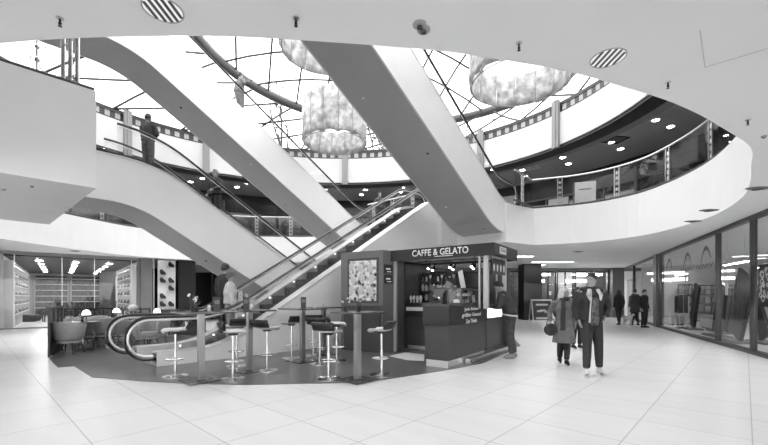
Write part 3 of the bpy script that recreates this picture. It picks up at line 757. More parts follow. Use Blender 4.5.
# ottomans
def ottoman(px, py, w, lab, rz=.3):
    p = G(px, py)
    e = empty('ottoman', (p.x, p.y, .02), rz, lab, 'ottoman')
    MB().lathe([(w*.40,.04),(w*.44,.08),(w*.5,.26),(w*.47,.36),(w*.40,.40)], n=6, sx=1.25).build('cushion', LEATHER, e, smooth=False); MB().cyl((0,0,0), w*.36, .05, 6).build('plinth', BLACK, e)
ottoman(27, 322, 1.15, 'large faceted black ottoman close behind the shoe shop glass')
ottoman(72, 316.2, 1.5, 'wide dark bench ottoman in the middle of the shoe shop', 1.2); ottoman(45, 315.5, .8, 'small dark ottoman beside the shoe wall'); ottoman(90, 318.2, 1.0, 'long dark ottoman before the boot shelving', .8); ottoman(62, 313.5, .6, 'small round dark ottoman deep in the shoe shop')
# person-sized picture panel on the right wall deeper
e = empty('wall_screen', in_l(4.98, 7.6, 0), AL, 'large pale picture panel on the wall deep in the shoe shop', 'picture')
MB().box(-.06,0,-1.6,1.6,1.0,2.9).build('frame', BLACK, e); MB().box(-.07,-.06,-1.5,1.5,1.1,2.8).build('print', mat('pale_print', .55, .5, noise=(1.2,.25)), e)
# column, shoe display strip and black column
e = empty('display_column', in_l(5.55, .1, 0), AL, 'grey upright beside the white shoe display at the end of the shop glass', 'column')
MB().box(-.4,.12,-.1,.3,0,3.4).build('body', mat('col_mid', .16, .5), e, smooth=False); MB().box(.16,.21,-.12,-.02,0,3.4).build('steel_strip', STEEL, e, smooth=False)
e = empty('shoe_display', in_l(6.35, .1, 0), AL, 'tall narrow white display panel with dark shoes on small shelves', 'display stand')
MB().box(-.42,.42,0,.1,0,3.35).build('panel', PAPER, e, smooth=False)
for i in range(7):
    for x in (-.2, .2):
        if (i+(x > 0)) % 3 == 0: continue
        MB().box(x-.17, x+.17, -.25, 0, .45+i*.42, .47+i*.42).build('bracket_shelf', STEEL, e, smooth=False)

for i in range(7):
    for x in (-.2, .2):
        if (i+(x > 0)) % 3 == 0: continue
        o = sh0.copy(); COL.objects.link(o); o.location = in_l(6.35+x, -.03, .47+i*.42); o.rotation_euler.z = AL+.4; o['label'] = 'dark shoe on a small shelf of the tall white display panel'; o['group'] = 'shoes on the tall white panel'; o.scale = (1.1,1.1,2.2)
bc = MB().box(-.42,.42,-.2,.6,0,3.4).build('wall_column_black', BLACK); bc.location = in_l(7.3, .1); bc.rotation_euler.z = AL; S(bc)
# dark glazed wall behind the cafe
wl = MB().box(-20, 7.9, 27.3, 27.5, 0, 3.4).build('wall_rear_dark', mat('rear_dark', .05, .5)); S(wl)
e = empty('window_4', (-13.2, 24.6, 0), 0); S(e)
m = MB().box(0,16,-.06,.06,2.95,3.4); m.build('window_frame', mat('lintel2', .30, .5), e, smooth=False)
m = MB()
for i in range(8): m.box(2*i+.3, 2*i+.36, -.04, .04, 0, 2.95)
m.build('mullion', mat('mullion_grey', .12, .4), e, smooth=False)
MB().box(0,16,-.01,.01,0,2.95).build('pane', SHOPG, e, smooth=False)

# ================================================================ CEILING FITTINGS on the near ceiling
def recessed(px, py, r, lab):
    p = G(px, py, Z1); e = empty('recessed_downlight', p, 0, lab, 'ceiling light')
    MB().lathe([(r*1.06,0),(r*1.06,-.006),(r,-.006),(r*.98,-.001)], n=32, cap=False).build('trim_ring', mat('ring_grey', .35, .4), e)
    MB().cyl((0,0,-.003), r*.99, .001, 32).build('recess', mat('recess_pale', .7, .3, emit=.1), e)
    for i in range(5):
        x = -r*.7+i*r*.35; h = math.sqrt(max(0, r*r*.92-x*x)); MB().box(x-.011, x+.011, -h, h, -.006, -.0032).build('louvre', mat('louvre_dark', .06, .4), e)
recessed(163, 9.5, .125, 'large round louvred downlight at the top of the ceiling above the walkway box'); recessed(608, 58, .13, 'large round louvred downlight in the ceiling near the curved opening')
spr = None
def sprinkler(px, py, lab):
    global spr
    p = G(px, py, Z1)
    if spr is None:
        spr = empty('ceiling_sprinkler', p, 0, lab, 'sprinkler')
        MB().cyl((0,0,-.012), .04, .012, 16).build('flange', STEEL, spr); MB().lathe([(.012,-.012),(.012,-.05),(.018,-.055),(.018,-.075),(.006,-.08)], n=10).build('nozzle', BLACK, spr); MB().cyl((0,0,-.1), .022, .004, 12).cyl((0,0,-.1), .006, .03, 8).build('deflector', BLACK, spr)
    else: dup(spr, p, None, lab)
    spr.scale = (.6,.6,.6)
for px, py, lab in ((60,18,'black sprinkler head nearest the top left of the ceiling'),(296,18,'black sprinkler head in the ceiling above the hanging drum lamps'),(519,43,'black sprinkler head in the ceiling above the wide drum lamp'),(668,82,'black sprinkler head in the ceiling beside the curved opening'),(748,120,'black sprinkler head beyond the rounded end of the opening')): sprinkler(px, py, lab)
det = None
for px, py, lab in ((419.5,24,'flat round smoke detector in the ceiling'),(423.5,29,'tiny round sensor next to the smoke detector'),(764,136,'small dark sensor at the edge of the ceiling'),(758,188,'flat oval vent plate low at the edge of the ceiling'),(693,221,'thin dark slot vent in the ceiling beyond the fascia'),(578,251.5,'dark slot vent in the ceiling above the walking man'),(709,210,'tiny sensor near the slot vent in the far ceiling'),(75,250.8,'grey slot vent in the ceiling before the shoe shop'),(32,186,'small sensor under the white walkway box'),(4,189,'tiny dark sensor at the edge under the walkway box')):
    p = G(px, py, Z1); flat = 'slot' in lab or 'oval' in lab
    e = empty('ceiling_sensor' if not flat else 'slot_vent', p, 0, lab, 'sensor' if not flat else 'vent')
    r = .22 if flat else (.05 if 'smoke' in lab else .03)
    MB().lathe([(r,0),(r,-.01),(r*.8,-.02)], n=20, sy=.5 if flat else 1).build('housing', MIDGREY if flat else GREYBAND, e); MB().cyl((0,0,-.03), r*.4, .012, 14).build('core', DKGREY, e)
# access hatch joint
a, b, c_ = G(700,30,Z1), G(705,67,Z1), G(790,42,Z1)
m = MB(); m.loft([a, b], (.004,.003), 4); m.loft([b, c_], (.004,.003), 4)
h = m.build('ceiling_joint', mat('joint_grey', .45, .6)); S(h)

# ================================================================ CHANDELIERS
CRMP = translucent('shade_fabric', .64, .8, .26, 4.5); CRML = mat('shade_diffuser', .85, .6, emit=.55)
def chandelier(X, Y, zb, R0, H, lab):
    e = empty('drum_chandelier', (X, Y, zb), 0, lab, 'chandelier')
    n = 14
    for i in range(n):
        a0 = 2*PI*i/n; a1 = 2*PI*(i+1)/n-.012; vs = []; q = 8; fs = []
        for j in range(q+1):
            a = a0+(a1-a0)*j/q; b = R0*(1+.035*math.sin(PI*j/q))
            for k in range(7):
                z = H*k/6; w = b*(1+.012*math.sin(k*1.9+i*2.3+j)); vs.append((w*math.cos(a), w*math.sin(a), z+(.04*math.sin(PI*j/q) if k == 0 else 0)))
        for j in range(q):
            for k in range(6): fs.append((j*7+k, (j+1)*7+k, (j+1)*7+k+1, j*7+k+1))
        o = MB().add(vs, fs).build('shade_panel', CRMP, e); md = o.modifiers.new('t','SOLIDIFY'); md.thickness = .015
    MB().cyl((0,0,H*.55), R0*.93, .02, 48).build('diffuser', CRML, e)
    m = MB()
    for z in (0, H): m.loft([(R0*.98*math.cos(2*PI*i/48), R0*.98*math.sin(2*PI*i/48), z) for i in range(48)], .018, 6, closed=True)
    for i in range(n): a = 2*PI*i/n; m.loft([(R0*math.cos(a), R0*math.sin(a), 0), (R0*math.cos(a), R0*math.sin(a), H)], .014, 6)
    m.build('wire_frame', GREYBAND, e)
    m = MB(); top = cap(X-CC.x, Y-CC.y).z-zb-.03
    for i in range(3): a = 2*PI*i/3; m.loft([(R0*.9*math.cos(a), R0*.9*math.sin(a), H), (0,0,top)], .008, 5)
    m.build('hanging_cable', DKGREY, e)
chandelier(-2.02, 16.0, 1.4+6.3, 1.28, 1.75, 'large drum chandelier of crinkled fabric panels hanging in the centre of the atrium')
chandelier(-1.75, 11.6, 1.4+7.35, 1.3, 1.75, 'drum chandelier partly hidden behind the big escalator at the ceiling edge')
chandelier(3.95, 11.3, 1.4+6.2, 1.4, 1.75, 'pale drum chandelier beyond the big escalator, beside the striped balustrade')
# bare trees outside
BARK = mat('bark', .035, .8)
def tree(x, y, h, seed, lab):
    rg = random.Random(seed); m = MB()
    def br(p, d, ln, r, dep):
        pts = [p]; q = p.copy(); dd = d.copy()
        for i in range(4):
            dd = (dd+Vector((rg.uniform(-.18,.18), rg.uniform(-.18,.18), rg.uniform(-.05,.14)))).normalized(); q = q+dd*ln/4; pts.append(q.copy())
        m.loft(pts, [r*(1-.35*i/4) for i in range(5)], 5 if dep > 1 else 8, cap=False)
        if dep < 5:
            for k in range(3 if dep else 5):
                b = pts[rg.choice((2,3,4))]; ax = Vector((rg.uniform(-1,1), rg.uniform(-1,1), rg.uniform(.1,.8))).normalized(); br(b, (dd*.6+ax*.8).normalized(), ln*rg.uniform(.5,.72), r*.55, dep+1)
    br(Vector((0,0,0)), Vector((0,0,1)), h*.5, h*.016, 0)
    o = m.build('bare_tree', BARK); o.location = (x, y, 0); tag(o, lab, 'tree')
tree(-29, 36, 23, 1, 'bare winter tree outside, seen through the roof glass beyond the upper rider'); tree(-10, 38, 22, 2, 'bare winter tree outside behind the central drum chandelier'); tree(-38, 34, 24, 9, 'bare winter tree outside beyond the steel mast'); tree(2, 40, 23, 5, 'bare winter tree outside, right behind the big escalator')
# ================================================================ KIOSK
AK = math.radians(55.2); CK = Vector((2.36, 8.4, 0)); XK = Vector((math.cos(AK), math.sin(AK), 0)); YK = Vector((-math.sin(AK), math.cos(AK), 0))
def K(a, b, z=0): return CK+XK*a+YK*b+Vector((0,0,z))
kio = empty('cafe_kiosk', CK, AK, 'black roofed cafe and ice cream kiosk with a lettered fascia and light posts', 'kiosk')
MB().box(0, .06, -.02, 2.75, 2.31, 2.58).box(.06, 1.72, -.02, .04, 2.31, 2.58).box(1.66, 1.72, .04, 2.75, 2.31, 2.58).box(.06,1.66,2.69,2.75,2.31,2.58).build('fascia', mat('fascia_black', .014, .45), kio, smooth=False)
MB().box(.06, 1.66, .04, 2.69, 2.36, 2.42).box(1.66,2.2,.3,2.69,2.36,2.42).build('roof', WHITE, kio, smooth=False)
fs_ = textfit('fascia_lettering', 'CAFFE & GELATO', 1.46, .155, PAPER, kio, basis((-.006, 1.30, 2.465), (0,-1,0), 0), .008)
MB().box(-.008, 0, .95, 1.42, 2.352, 2.366).build('fascia_underline', PAPER, kio, smooth=False)
MB().box(.35, .80, -.032, -.02, 2.37, 2.53).build('side_sign', mat('side_sign_white', .7, .5), kio, smooth=False)
MB().box(.42, .73, -.036, -.032, 2.43, 2.45).box(.42, .70, -.036, -.032, 2.475, 2.49).build('side_sign_print', DKGREY, kio, smooth=False)
PO = mat('post_pale', .5, .4, .3)
for a, b, w in ((.12,.2,.05),(.12,2.6,.035),(1.2,.14,.04),(.14,.36,.02)):
    MB().box(a-w, a+w, b-w, b+w, 1.14 if b < 1 else 0, 2.36).build('post', PO, kio, smooth=False)
mb_ = MB().box(.22, 1.14, .10, .14, 1.92, 2.27).build('side_menu_board', BLACK, kio, smooth=False)
m = MB()
for i in range(4):
    a = .33+i*.23
    m.lathe([(.005,0),(.035,.02),(.05,.10),(.05,.13),(.02,.17),(.01,.17)], (a, .095, 1.98), 12, sy=.15)
m.build('menu_picture', PAPER, mb_)
# rear cabinet wall of the kiosk
MB().box(.78,2.2,2.70,2.75,0,2.4).box(2.15, 2.2, .3, 2.7, 0, 2.08).build('rear_panel', wood_lines('rear_wood', .03, .10, 6, 'Y'), kio, smooth=False)
MB().box(2.10, 2.14, .62, .66, 1.2, 2.05).build('rear_batten', PO, kio, smooth=False)
# track lights
for i, (a, b0, b1) in enumerate(((.35,.3,2.1),(.95,.5,2.3))):
    e = empty('track_light', K(a, (b0+b1)/2, 2.27), AK, ['black spotlight track under the front of the kiosk roof','black spotlight track further inside the kiosk roof'][i], 'spotlight')
    h = (b1-b0)/2; MB().box(-.015,.015,-h,h,0,.03).cyl((0,-h*.7,.03),.008,.06,6).cyl((0,h*.7,.03),.008,.06,6).build('track', BLACK, e, smooth=False)
    for k in (-.7,-.1,.55):
        s_ = MB().loft([(0,k*h,-.03),(-.03,k*h+.02,-.10),(-.06,k*h+.04,-.16)], [.012,.035,.042], 10).build('spot_head', BLACK, e)
        MB().ell((-.063,k*h+.042,-.165), .03).build('lamp', SHOPLIT, s_)
# counters
def counter(a0, a1, b0, b1, lab, top=1.25, band=.84, plinth=.15):
    e = empty('counter', K(a0, b0), AK, lab, 'counter')
    A, B = a1-a0, b1-b0
    MB().box(.05, A-.05, .05, B-.05, 0, plinth).build('plinth', ALU, e, smooth=False)
    MB().box(.03, A-.01, .03, B-.03, plinth, band).build('wood_front', COUNTERW, e, smooth=False)
    MB().box(0, A, 0, B, band+.01, top-.03).build('upper_band', mat('band_black', .02, .35), e, smooth=False)
    MB().box(-.015, A+.015, -.015, B+.015, top-.03, top).build('counter_top', mat('counter_top', .05, .2), e, smooth=False)
    return e
c1 = counter(-1.35, .73, .40, .98, 'dark wooden service counter jutting forward at the kiosk corner with three lines of white lettering')
for i, (s, w) in enumerate((('Jede Bohne', .78), ('größter Genuss!', 1.06), ('Zur Theke', .62))):
    textfit('counter_lettering', s, w, .105 if i == 1 else .085, PAPER, c1, basis((1.12+(0,.02,.0)[i], -.004, 1.135-i*.125), (1,0,0), 0), .006)
c2 = counter(.78, 2.35, .42, .92, 'side counter of the kiosk with a white illuminated top panel where the customer leans', 1.14, .86, .12)
MB().box(.03, 1.0, -.03, .5, .90, 1.13).build('white_top_panel', mat('panel_lit', .85, .5, emit=.5), c2, smooth=False)
MB().box(-1.3, 1.55, -.12, .0, .0, .10).build('steel_foot_plate', STEEL, c2, smooth=False)
c3 = counter(.78, 1.25, 1.05, 2.72, 'recessed black counter of the kiosk beside the grey pillar wall', 1.25, .9, .10)
MB().box(-.02, .02, .98, 1.62, 1.03, 1.13).build('white_label', PAPER, c3, smooth=False)
MB().box(-.05, .04, .22, .7, .02, .10).box(-.05,.04,.75,1.0,.02,.08).build('vent_grille', STEEL, c3, smooth=False)
MB().box(-.02,.0,.15,.33,.78,.97).build('wall_socket', ALU, c3, smooth=False)
# glass display case on the corner counter
gc = empty('display_case', K(-1.2, .46, 1.25), AK, 'glass display case of ice cream and cakes on the corner counter', 'display case')
MB().box(.62,1.75,.02,.36,0,.03).box(.62,1.75,.02,.05,.31,.34).box(.62,1.75,.33,.36,.31,.34).box(.62,.65,.05,.33,.31,.34).box(1.72,1.75,.05,.33,.31,.34).box(.62,.65,.02,.05,.03,.31).box(.62,.65,.33,.36,.03,.31).box(1.18,1.21,.02,.05,.03,.31).box(1.72,1.75,.02,.05,.03,.31).box(1.72,1.75,.33,.36,.03,.31).build('case_frame', mat('case_frame_dark', .06, .3), gc, smooth=False)
MB().box(.65,1.72,.03,.036,.03,.31).box(.63,.637,.05,.33,.03,.31).build('case_glass', GLASS, gc, smooth=False)
MB().box(.66,1.71,.06,.32,.16,.17).build('glass_shelf', GLASS, gc, smooth=False)
def item(kind, name, loc, lab, grp, cat, s=1, m_=None):
    key = (kind, m_.name if m_ else '')
    if key not in ITEMS:
        b = MB()
        if kind == 'bottle': b.lathe([(.035,0),(.038,.01),(.038,.17),(.03,.2),(.013,.225),(.013,.28),(.016,.285)], n=10)
        elif kind == 'glass': b.lathe([(.03,0),(.005,.006),(.005,.07),(.03,.1),(.038,.15),(.034,.19)], n=12, cap=False)
        elif kind == 'cup': b.lathe([(.02,0),(.03,.01),(.04,.07),(.041,.075),(.034,.07),(.02,.015)], n=12); b.loft([(.038,0,.06),(.06,0,.05),(.055,0,.025),(.034,0,.02)], .005, 5)
        elif kind == 'cone': b.lathe([(.03,0),(.038,.08),(.045,.1),(.05,.13),(.035,.18),(.006,.22)], n=12)
        elif kind == 'jar': b.lathe([(.05,0),(.055,.02),(.055,.13),(.04,.15),(.042,.17),(.03,.18)], n=12)
        elif kind == 'cake': b.lathe([(.09,0),(.09,.05),(.085,.06),(.06,.085),(0.02,.09)], n=14)
        elif kind == 'stack': 
            for i in range(6): b.lathe([(.025,0),(.035,.03),(.034,.03)], (0,0,i*.022), 10)
        elif kind == 'bag': b.loft([(0,0,0),(0,0,.08),(0,0,.16),(0,0,.2)], [(.06,.04),(.065,.045),(.05,.03),(.055,.008)], 10)
        o = b.build(name, m_); ITEMS[key] = o; tag(o, lab, cat, grp)
    else:
        o = ITEMS[key].copy(); COL.objects.link(o); tag(o, lab, cat, grp); o.name = name
        if not grp and 'group' in o: del o['group']
    o.location = loc; o.scale = (s,)*3; return o
ITEMS = {}
PALE = mat('ceramic_pale', .7, .35); MIDI = mat('bottle_mid', .25, .2); DKB = mat('bottle_dark', .03, .15)
rq = random.Random(11)
for i in range(7):
    item('cake', 'cake', K(-.46+i*.15, .46+.19, 1.25+(.171 if i % 2 else .03)), 'round cake or ice cream tub inside the glass display case', 'sweets in the display case', 'cake', .75, PALE if i % 3 == 0 else MIDI)
# menu card leaning on the case
e = empty('menu_stand', K(-.15, .62, 1.59), AK, 'white price card standing tilted on top of the display case', 'menu card')
MB().box(-.11,.11,-.008,.008,0,.40, Matrix.Rotation(-.25,4,'Y') @ Matrix.Rotation(-.1,4,'X')).build('card', PAPER, e, smooth=False); MB().box(-.1,.1,-.05,.05,0,.012).build('foot', DKGREY, e, smooth=False)
# shelves at left inside
e = empty('bottle_shelf', K(1.6, 2.12, 0), AK, 'dark back shelves crowded with bottles and glasses inside the kiosk', 'shelf')
m = MB()
for z in (1.28,1.55,1.82): m.box(-.12,.12,-.57,.57,z,z+.02)
m.build('shelf_board', WOOD, e, smooth=False); MB().box(-.12,.12,-.57,-.55,0,2.1).box(-.12,.12,.55,.57,0,2.1).box(.1,.12,-.55,.55,0,2.1).build('shelf_case', DKGREY, e, smooth=False)
kinds = [('bottle', DKB), ('bottle', MIDI), ('glass', PALE), ('jar', PALE), ('stack', PALE), ('cone', PALE)]
for li, z in enumerate((1.30,1.57,1.84)):
    for i in range(9):
        kd, mm = kinds[(i*2+li) % 6 if li else (4 if i < 3 else 3 if i % 2 else 0)]
        item(kd, {'bottle':'bottle','glass':'wine_glass','jar':'jar','stack':'cup_stack','cone':'ice_cream_cone'}[kd], K(1.56, 1.64+i*.12, z), 'small %s on the back shelves inside the kiosk' % {'bottle':'bottle','glass':'wine glass','jar':'pale jar','stack':'stack of cups','cone':'pale ice cream cone'}[kd], kd+' items on the kiosk back shelves', {'bottle':'bottle','glass':'glass','jar':'jar','stack':'cups','cone':'ice cream'}[kd], .95, mm)
# espresso machine and goods on recessed counter
e = empty('espresso_machine', K(1.0, 1.55, 1.25), AK, 'steel espresso machine on the recessed counter of the kiosk', 'coffee machine')
MB().box(-.18,.18,-.32,.32,.10,.36).build('body', mat('machine_grey', .22, .45, .3), e, smooth=False).modifiers.new('b','BEVEL').width = .02
MB().box(-.2,.16,-.3,.3,0,.06).build('drip_tray', DKGREY, e, smooth=False); MB().box(-.16,.16,-.3,.3,.36,.39).build('cup_tray', MIDGREY, e, smooth=False)
for y in (-.15,.15):
    g = MB().cyl((-.2,y,.08),.035,.07,12).build('group_head', CHROME, e); MB().loft([(-.2,y,.09),(-.34,y,.08)], .014, 8).build('portafilter', BLACK, e)
for i in range(5): item('cup', 'cup', K(.98+.0, 1.33+i*.105, 1.64), 'white cup on top of the espresso machine', 'cups on the espresso machine', 'cup', .8, PALE)
for i in range(4): item('cone', 'pointed_cup', K(.9, 2.3+i*.1, 1.25), 'pale pointed cup on the recessed counter beside the pillar', 'pale cups on the recessed counter', 'cup', .9, PALE)
e = empty('coffee_grinder', K(1.0, 1.98, 1.25), AK, 'dark coffee grinder beside the espresso machine', 'coffee grinder')
MB().box(-.08,.08,-.08,.08,0,.25).build('body', DKGREY, e, smooth=False); MB().lathe([(.03,.25),(.08,.42),(.08,.44)], n=14).build('hopper', MIDI, e)
e = empty('cash_register', K(.95, 1.18, 1.25), AK, 'small black cash register at the inner corner of the kiosk counters', 'cash register')
MB().box(-.12,.12,-.1,.1,0,.10).build('body', BLACK, e, smooth=False); MB().box(-.02,.0,-.12,.12,.10,.30, Matrix.Rotation(-.2,4,'Y')).build('screen', DKGREY, e, smooth=False)
# items by the customer
item('bottle', 'bottle', K(.95, .62, 1.15), 'dark bottle on the side counter before the leaning customer', None, 'bottle', 1, DKB); item('jar', 'jar', K(1.12, .66, 1.15), 'pale jar on the side counter before the leaning customer', None, 'jar', 1, PALE)
item('bag', 'paper_bag', K(.62, .72, 1.25), 'pale paper bag at the end of the corner counter', None, 'bag', 1, PALE)
# grey pillar wall left of the kiosk
pw = empty('pillar_wall', (-.03, 9.75, 0), 0, 'grey pillar wall between the escalator and the kiosk, holding the picture and menus', 'partition')
Q1, Q2, Q3 = Vector((-1.15+.03, 10.4-9.75)), Vector((0, 0)), Vector((.27, .22))
Q4 = Q3+Vector((.3,.5)); Q5 = Q1+Vector((.35,.55))
MB().prism([Q1, Q2, Q3, Q4, Q5], 0, 2.58).build('body', WALLG, pw, smooth=False)
d12 = (Q2-Q1).normalized(); a12 = math.atan2(d12.y, d12.x); M12 = Matrix.Translation((Q1.x, Q1.y, 0)) @ RZ(a12); l12 = (Q2-Q1).length
mp = bpy.data.materials.new('ice_picture'); mp.use_nodes = True; nt = mp.node_tree; tc = nt.nodes.new('ShaderNodeTexCoord'); v = nt.nodes.new('ShaderNodeTexVoronoi'); v.inputs['Scale'].default_value = 9
n_ = nt.nodes.new('ShaderNodeTexNoise'); n_.inputs['Scale'].default_value = 12; n_.inputs['Detail'].default_value = 3; mx = nt.nodes.new('ShaderNodeMath'); mx.operation = 'MULTIPLY'; rp = nt.nodes.new('ShaderNodeValToRGB')
rp.color_ramp.elements[0].position = .12; rp.color_ramp.elements[0].color = (.01,.01,.01,1); rp.color_ramp.elements[1].position = .34; rp.color_ramp.elements[1].color = (.75,.75,.75,1)
for a_, b_ in ((tc.outputs['Object'], v.inputs['Vector']), (tc.outputs['Object'], n_.inputs['Vector']), (v.outputs['Distance'], mx.inputs[0]), (n_.outputs['Fac'], mx.inputs[1]), (mx.outputs[0], rp.inputs['Fac']), (rp.outputs['Color'], nt.nodes['Principled BSDF'].inputs['Base Color'])): nt.links.new(a_, b_)
pic = MB().box(.28, l12-.18, -.02, 0, 1.30, 2.34, M12).build('advert_picture', mp, pw, smooth=False)
m = MB(); rr_ = random.Random(8)
for i in range(9):
    x = .38+(i % 3)*.30+rr_.uniform(-.04,.04); z = 1.45+(i//3)*.3+rr_.uniform(-.03,.03)
    vs_ = MB().lathe([(.02,0),(.055,.03),(.08,.12),(.085,.13),(.07,.19),(.03,.23)], n=12, sy=.12); m.add([M12 @ (Vector(q)+Vector((x,-.024,z))) for q in vs_.v], vs_.f)
m.build('sundae_print', mat('sundae_pale', .55, .5), pw)
MB().box(.22, l12-.12, -.012, 0, 1.24, 2.40, M12).build('picture_frame', DKGREY, pw, smooth=False)
MB().box(.12, l12-.06, -.05, 0, .0, 1.18, M12).build('dark_lower_panel', WOOD, pw, smooth=False)
d23 = (Q3-Q2).normalized(); M23 = RZ(math.atan2(d23.y, d23.x)); l23 = (Q3-Q2).length
for z in (1.78, 2.03): 
    mn = MB().box(.04, l23-.04, -.02, 0, z-.04, z+.19, M23).build('menu_board', BLACK, pw, smooth=False)
    MB().box(.09, l23-.12, -.024, -.02, z+.06, z+.10, M23).box(.12, l23-.09, -.024, -.02, z+.0, z+.02, M23).build('menu_print', PAPER, mn, smooth=False)

# ================================================================ CAFE FURNITURE
def bar_table(px, py, lab, w=.38, rz=ANG, d=None):
    d = d or w
    p = G(px, py); e = empty('bar_table', (p.x, p.y, .008), rz, lab, 'table')
    MB().box(-w, w, -d, d, 1.12, 1.15).build('table_top', TABLE, e, smooth=False).modifiers.new('b','BEVEL').width = .006
    MB().box(-.045, .045, -.045, .045, .02, 1.12).build('column', mat('column_steel', .30, .3, .8), e, smooth=False)
    MB().box(-.26, .26, -.26, .26, 0, .015).build('base_plate', mat('base_dark', .10, .25, .6), e, smooth=False).modifiers.new('b','BEVEL').width = .004
    return p
t1 = bar_table(201, 381, 'tall dark bar table nearest the viewer, left of the stools before the escalator', .36)
t2 = bar_table(249.5, 371, 'tall dark bar table standing between the first and the third along the escalator', .36)
t3 = bar_table(302.5, 361.5, 'tall dark bar table in front of the pale escalator flank', .38)
t4 = bar_table(357.5, 380.5, 'tall bar table with a bright steel column below the ice cream picture', .33)
t5 = bar_table(323.5, 354.5, 'tall dark bar table farthest back against the escalator flank', .36)
t6 = bar_table(160, 362, 'tall dark bar table behind the escalator newels', .36) if False else None
st0 = None
def stool(px, py, rz, lab):
    global st0
    p = G(px, py)
    if st0 is None:
        st0 = empty('bar_stool', (p.x, p.y, .008), rz, lab, 'stool')
        MB().lathe([(.21,0),(.21,.008),(.05,.022),(.03,.03)], n=28).build('base', CHROME, st0)
        MB().lathe([(.026,.028),(.026,.45),(.019,.45),(.019,.76)], n=14).build('post', CHROME, st0)
        MB().loft([(.15*math.cos(2*PI*i/24), .15*math.sin(2*PI*i/24)-.02, .30) for i in range(24)], .009, 8, closed=True).loft([(0,-.02+.0,.30),(0,-.168,.30)], .008, 6).loft([(0,0,.30),(0,.13,.30)], .008, 6).build('foot_ring', CHROME, st0)
        # curved seat shell: front lip to raised rear
        m = MB(); vs = []; fs = []; prof = [(-.20,.765),(-.16,.795),(-.06,.80),(.06,.795),(.14,.81),(.185,.86),(.20,.93)]
        nx = 9
        for j, (y, z) in enumerate(prof):
            wv = .19*(1-.18*abs(j-3)/3)
            for i in range(nx): u_ = -1+2*i/(nx-1); vs.append((u_*wv, y, z+.03*abs(u_)**3))
        for j in range(len(prof)-1):
            for i in range(nx-1): fs.append((j*nx+i, j*nx+i+1, (j+1)*nx+i+1, (j+1)*nx+i))
        o = m.add(vs, fs).build('seat', SEATW, st0); md = o.modifiers.new('t','SOLIDIFY'); md.thickness = .03; md.offset = 0
        m = MB(); vs = []
        for j, (y, z) in enumerate([(.165,.845),(.205,.93),(.215,.97)]):
            for i in range(nx): u_ = -1+2*i/(nx-1); vs.append((u_*.20, y-.05*abs(u_)**2, z))
        fs = [(j*nx+i, j*nx+i+1, (j+1)*nx+i+1, (j+1)*nx+i) for j in range(2) for i in range(nx-1)]
        o = m.add(vs, fs).build('backrest_pad', SEATB, st0); md = o.modifiers.new('t','SOLIDIFY'); md.thickness = .045; md.offset = 1
        MB().lathe([(.07,.745),(.09,.77)], n=16).build('seat_mount', DKGREY, st0)
        return st0
    return dup(st0, (p.x, p.y, .008), rz, lab)
stool(175.5, 376.5, -.9, 'bar stool leftmost in the front row, before the escalator newel, pale seat')
stool(233, 379.5, 2.0, 'bar stool nearest the viewer between the two left bar tables')
stool(236.8, 366.5, -2.4, 'bar stool tucked behind the front one, against the escalator foot')
stool(267, 371, 2.6, 'bar stool with its black pad towards the viewer, right of the second bar table')
stool(291.5, 358.5, -2.2, 'bar stool standing left of the table before the pale escalator flank')
stool(328.5, 379, 2.7, 'bar stool in the front row left of the table with the bright steel column')
stool(319.8, 364, 2.9, 'bar stool behind the front row, between the two rear bar tables')
stool(336.6, 361, 1.7, 'bar stool behind, at the grey pillar wall side of the rear tables')
stool(381.5, 375.5, -2.0, 'bar stool in front of the recessed kiosk counter, pale seat')
stool(313, 355, -2.9, 'bar stool farthest back at the escalator flank')
# things on the bar tables
def on(p, dx, dy, z=1.158): return Vector((p.x+dx, p.y+dy, z))
def menu_holder(loc, lab, rz=.4):
    e = empty('menu_holder', loc, rz, lab, 'menu holder'); MB().box(-.05,.05,-.03,.03,0,.02).build('foot', BLACK, e, smooth=False); MB().box(-.055,.055,-.012,.012,.02,.24).build('card', BLACK, e, smooth=False)
    MB().box(-.04,.04,-.015,-.012,.12,.19).build('print', MIDGREY, e, smooth=False)
menu_holder(on(t2,-.08,.05), 'black upright menu holder on the second bar table'); menu_holder(on(t3,.02,0), 'black upright menu holder on the table before the pale flank'); menu_holder(on(t1,.22,.1), 'black upright menu holder on the nearest bar table')
def flower(loc, lab, s=1, seed=1):
    rg = random.Random(seed); e = empty('flower_pot', loc, 0, lab, 'potted flower'); e.scale = (s,)*3
    MB().lathe([(.035,0),(.05,.08),(.052,.085),(.04,.08)], n=14).build('pot', DKGREY, e)
    m = MB(); f = MB()
    for i in range(14):
        a = rg.uniform(0,6.28); r = rg.uniform(.02,.09); h = rg.uniform(.1,.2)
        m.loft([(0,0,.06),(r*.4*math.cos(a),r*.4*math.sin(a),.06+h*.5),(r*math.cos(a),r*math.sin(a),.06+h)], [(.006,.003),(.014,.003),(.003,.002)], 5)
        if i % 3 == 0: f.ell((r*math.cos(a), r*math.sin(a), .07+h), (.022,.022,.016), 8, 5)
    m.build('leaves', PLANT, e); f.build('blossom', PALE, e)
flower(on(t4,.02,.0), 'small flower pot in the middle of the table below the ice cream picture', 1, 1); flower(on(t4,-.22,.08), 'small plant with a pale bud on the table below the ice cream picture', .9, 2)
flower(on(t1,-.2,.15), 'leafy pot with pale blossoms on the nearest bar table', 1.1, 3); flower(on(t1,-.05,-.05), 'smaller flowering pot beside the leafy one on the nearest bar table', .8, 6)
item('cup', 'cup', on(t3,.25,.05), 'pale cup at the end of the table before the pale escalator flank', None, 'cup', 1, PALE); item('cup', 'cup', on(t5,.0,.05), 'pale cup on the rearmost bar table', None, 'cup', 1, PALE)
